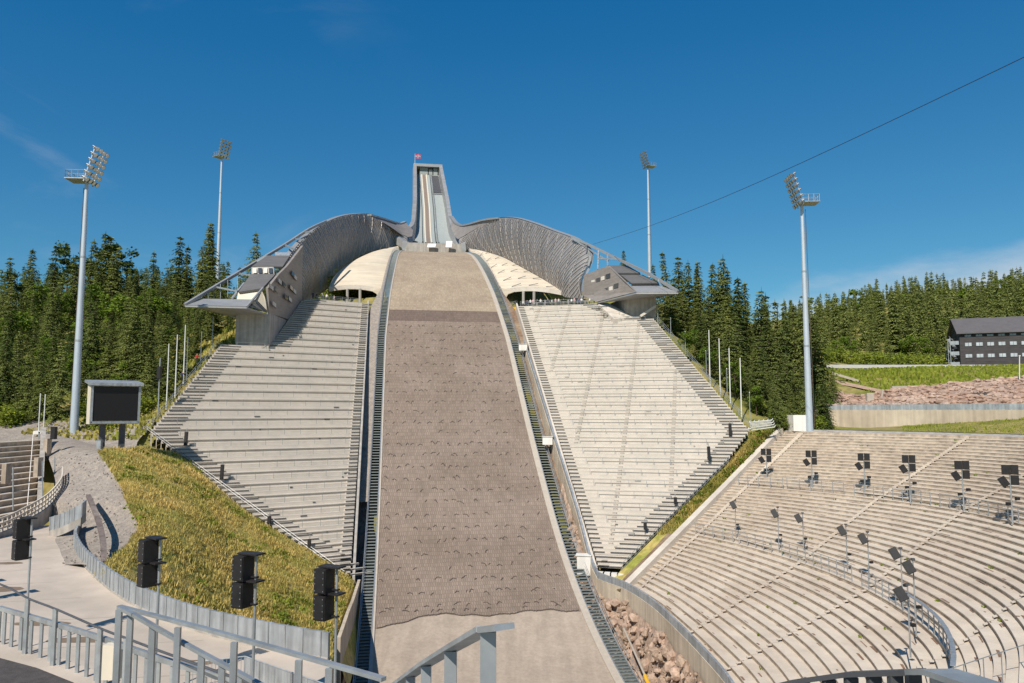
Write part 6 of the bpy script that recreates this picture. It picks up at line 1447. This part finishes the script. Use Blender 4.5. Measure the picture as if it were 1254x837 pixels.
# ---- right wood next to the terraces
skyR = ([805, 820, 840, 860, 880, 900, 915, 930, 945, 965, 985, 1000, 1012, 1040], [314, 310, 320, 320, 314, 334, 348, 354, 366, 374, 366, 386, 410, 430])
G2 = 'spruces in the wood right of the terraces'
RLAB = ['dark spruce at the back of the wood beside the right terraces', 'green spruce at the front of the wood beside the right terraces']
for Y, n, zone in ((134, 10, 1), (141, 16, 1), (149, 18, 1), (158, 20, 1), (168, 20, 0), (180, 20, 0)):
    for k in range(n):
        px = lerp(800, 1025, (k+.5)/n)+rr.uniform(-6, 6); yy = Y+rr.uniform(-4, 4); g_ = gpos(px, yy)
        lim = interp(yy, [126, 140, 161, 190], [45.5, 41.0, 34.5, 26.5])
        if g_.x < lim: continue
        if yy > 150 and g_.x > 73: continue
        if yy < 150 and g_.x > 56.5: continue
        sky_y = interp(px, *skyR); f = (192-Y)/52.; top = sky_y+f*60+rr.uniform(-8, 34)
        hmax = 19 if zone else 26
        zt_ = at(px, top, yy).z
        if zt_-g_.z > hmax: top += (zt_-g_.z-hmax)/yy*FPX
        place('spruce_tree', px, top, yy, RLAB[zone], 'tree', G2+(' back', ' front')[zone], 7, 26)
for px, top, Y in ((915, 344, 168), (940, 358, 170), (952, 366, 165), (975, 371, 162), (893, 328, 170), (860, 318, 175), (835, 313, 178), (907, 352, 160), (946, 372, 155), (820, 306, 178), (846, 318, 176), (872, 322, 172), (886, 312, 170), (905, 338, 165), (930, 352, 160), (962, 366, 158), (985, 360, 156), (1002, 385, 152), (765, 306, 215)):
    place('spruce_tree', px, top, Y, 'tall pointed spruce overtopping the wood beside the right terraces' if px != 765 else 'lone spruce tip behind the roof of the right judging tower', 'tree', 'tall spruces beside the right terraces' if px != 765 else None, 12, 27)
for px, top, Y in ((845, 395, 150), (868, 418, 146), (900, 440, 140), (925, 470, 136), (1005, 480, 140)): place('birch_tree', px, top, Y, 'bright green leafy tree at the edge of the right terraces', 'tree', 'leafy trees beside the right terraces', 3, 10)
for k in range(16): px = rr.uniform(925, 1000); Y = rr.uniform(131, 142); place('bush', px, 0, Y, 'low green bush at the foot of the wood beside the right terraces', 'bush', 'bushes below the right wood', 1.0, 2.4)
# ---- meadow on the right
for k in range(26):
    px = rr.uniform(1015, 1165); Y = rr.uniform(206, 228); place('bush', px, 0, Y, 'green bush on the rough bank above the road left of the dark building', 'bush', 'bushes above the road', 1.2, 3.6)
for px, top, Y in ((1043, 405, 226), (1068, 410, 222), (1088, 398, 232), (1115, 405, 236), (1135, 412, 230), (1150, 404, 240), (1025, 415, 215)): place('birch_tree' if px % 2 else 'spruce_tree', px, top, Y, 'medium green tree above the road left of the dark building' if px % 2 else 'dark young spruce above the road left of the dark building', 'tree', 'trees above the road' if px % 2 else 'young spruces above the road', 4, 12)
mg = MB(); rr2 = random.Random(31)
for _ in range(7000):
    x = rr2.uniform(78, 150); y = rr2.uniform(160, 197); z = tz(x, y) if _ % 1 == 0 else 0
    hh = rr2.uniform(.3, .8); q = rr2.uniform(0, 6.28); e = Vector((math.cos(q), math.sin(q), 0))*.35; o = Vector((x, y, z-.05)); mg.add([o-e, o+e, o+e*.6+Vector((0, 0, hh)), o-e*.6+Vector((0, 0, hh))], [(0, 1, 2, 3)])
stuff(mg.build('meadow_grass', M['greengrass'], recalc=False), 'yellow green meadow grass below the road on the right', 'grass')
hg = MB()
for _ in range(5000):
    x = rr2.uniform(-72, -50); y = rr2.uniform(112, 160)
    if x > interp(y, [113, 140, 165], [-54.5, -52.5, -52.5]): continue
    z = tz(x, y); hh = rr2.uniform(.25, .7); q = rr2.uniform(0, 6.28); e = Vector((math.cos(q), math.sin(q), 0))*.25; o = Vector((x, y, z-.05)); hg.add([o-e, o+e, o+e*.6+Vector((0, 0, hh)), o-e*.6+Vector((0, 0, hh))], [(0, 1, 2, 3)])
stuff(hg.build('hillside_grass', M['drygrass'], recalc=False), 'dry grass on the bank between the left terraces and the wood', 'grass')
# ---- far wooded hill on the right: one mass
lowm = []
for i in range(6):
    b = spruce_mesh('x', 300+i, 18., [2.9, 3.3, 2.5, 3.1, 3.6, 2.7][i], 20, .75, .85, .05, 1.2); lowm.append((np.array(b.v), b.f))
lowb = []
for i in range(3):
    b, L_ = pine_mesh(400+i, 12, 2.8, .3, 420, .5, 9); lowb.append((np.array(b.v), b.f))
def forest(name, pts, meshes, m, label, hbase):
    vs, fs, o = [], [], 0
    for (x, y, z, h_) in pts:
        v, f = random.choice(meshes); a = random.uniform(0, 6.28); s = h_/hbase; c_, s_ = math.cos(a), math.sin(a)
        vv = v@np.array([[c_, -s_, 0], [s_, c_, 0], [0, 0, 1]])*s+np.array([x, y, z-.3]); vs.append(vv); fs += [tuple(i+o for i in q) for q in f]; o += len(vv)
    b = MB(); b.v = [tuple(p) for p in np.concatenate(vs)]; b.f = fs; b.m = [0]*len(fs)
    stuff(b.build(name, m, recalc=False), label, 'forest')
pts = []; pb = []
for _ in range(760):
    Y = rr2.uniform(238, 430); px = rr2.uniform(960, 1400); x = (px-627)/FPX*Y
    z = tz(x, Y); sk = interp(px, [940, 1047, 1078, 1109, 1153, 1178, 1212, 1254, 1400], [366, 353, 340, 331, 330, 335, 331, 326, 315])+rr2.uniform(-1, 22)
    hm = at(px, sk, Y).z-z
    if hm < 7: continue
    (pts.append((x, Y, z, min(hm, rr2.choice((9, 12, 14, 16, 18, 20, 22))*rr2.uniform(.9, 1.1)))) if rr2.random() < .90 else pb.append((x, Y, z, min(hm, rr2.uniform(7, 13)))))
forest('far_forest', pts, lowm, M['spruce'], 'dark spruce forest covering the far hill on the right', 18.)
forest('far_leafy_trees', pb, lowb, M['birch'], 'lighter leafy trees scattered through the far forest on the right', 12.)
pts = []
for _ in range(260):
    x = rr2.uniform(-190, 25); Y = rr2.uniform(255, 330); pts.append((x, Y, tz(x, Y), rr2.uniform(11, 16)))
pts = [p for p in pts if abs(hn(Vector((p[0], p[1], 0)))[1]) > 16 and p[2]+p[3] < 503/FPX*0+.235*p[1]*(.88 if p[0] > -100 else .95)]
if pts: forest('back_forest', pts, lowm, M['spruce'], 'distant spruces behind the ski jump', 18.)

# ---- say which tree is which: zone, landmark it stands by, order from the left
MARK_L = [(-999, 30, 'at the left edge'), (30, 78, 'left of the near mast'), (78, 112, 'behind the near left mast'), (112, 172, 'above the scoreboard'), (172, 236, 'above the left flagpoles'), (236, 300, 'below the far left mast'), (300, 999, 'beside the left judging tower')]
MARK_R = [(0, 835, 'beside the right judging tower'), (835, 875, 'above the first right flagpole'), (875, 915, 'above the right flagpoles'), (915, 965, 'between flagpoles and near right mast'), (965, 1010, 'by the near right mast'), (1010, 9999, 'right of the near right mast')]
ORD = nth+['number %d' % k for k in range(21, 60)]
buckets = {}
for o in list(scene.objects):
    if o.parent is None and 'category' in o and o['category'] in ('tree', 'bush') and 'group' in o:
        px = 627+FPX*o.location.x/o.location.y
        mk = next(t for a, c, t in (MARK_L if px < 560 else MARK_R) if a <= px < c)
        buckets.setdefault((o['label'], mk), []).append((px, o))
SHORT = [('tall dark spruce on the skyline of the wood left of the jump', 'tall dark skyline spruce'), ('spruce standing in the middle of the dense wood left of the jump', 'spruce inside the left wood'), ('green spruce at the lower front edge of the wood left of the jump', 'green spruce fronting the left wood'), ('very tall spruce spire topping the skyline left of the jump', 'very tall spruce spire'), ('broad dark pine among the spruce tops on the left skyline', 'broad dark skyline pine'), ('light green leafy tree between the dark spruces left of the jump', 'light green leafy tree in the left wood'), ('at the foot of the left wood', 'below the left wood'),
         ('at the back of the wood beside the right terraces', 'deep in the right wood'), ('at the front of the wood beside the right terraces', 'fronting the right wood'), ('tall pointed spruce overtopping the wood beside the right terraces', 'tall pointed spruce overtopping the right wood'), ('at the edge of the right terraces', 'edging the right terraces'), ('at the foot of the wood beside the right terraces', 'below the right wood'), ('on the rough bank above the road left of the dark building', 'on the bank above the road'), ('above the road left of the dark building', 'above the road'), ('seen through the opening under the left concrete shoulder', 'under the left concrete shoulder')]
for (lb, mk), L_ in buckets.items():
    for a, c in SHORT: lb = lb.replace(a, c)
    L_.sort(key=lambda q: q[0])
    for k, (px, o) in enumerate(L_):
        t = lb+' '+mk+((', %s from left' % ORD[k].replace('number ', 'no. ')) if len(L_) > 1 else '')
        if ' road' in lb or 'shoulder' in lb: t = lb+(', %s from left' % ORD[k] if len(L_) > 1 else '')
        o['label'] = ' '.join(t.split()[:16])
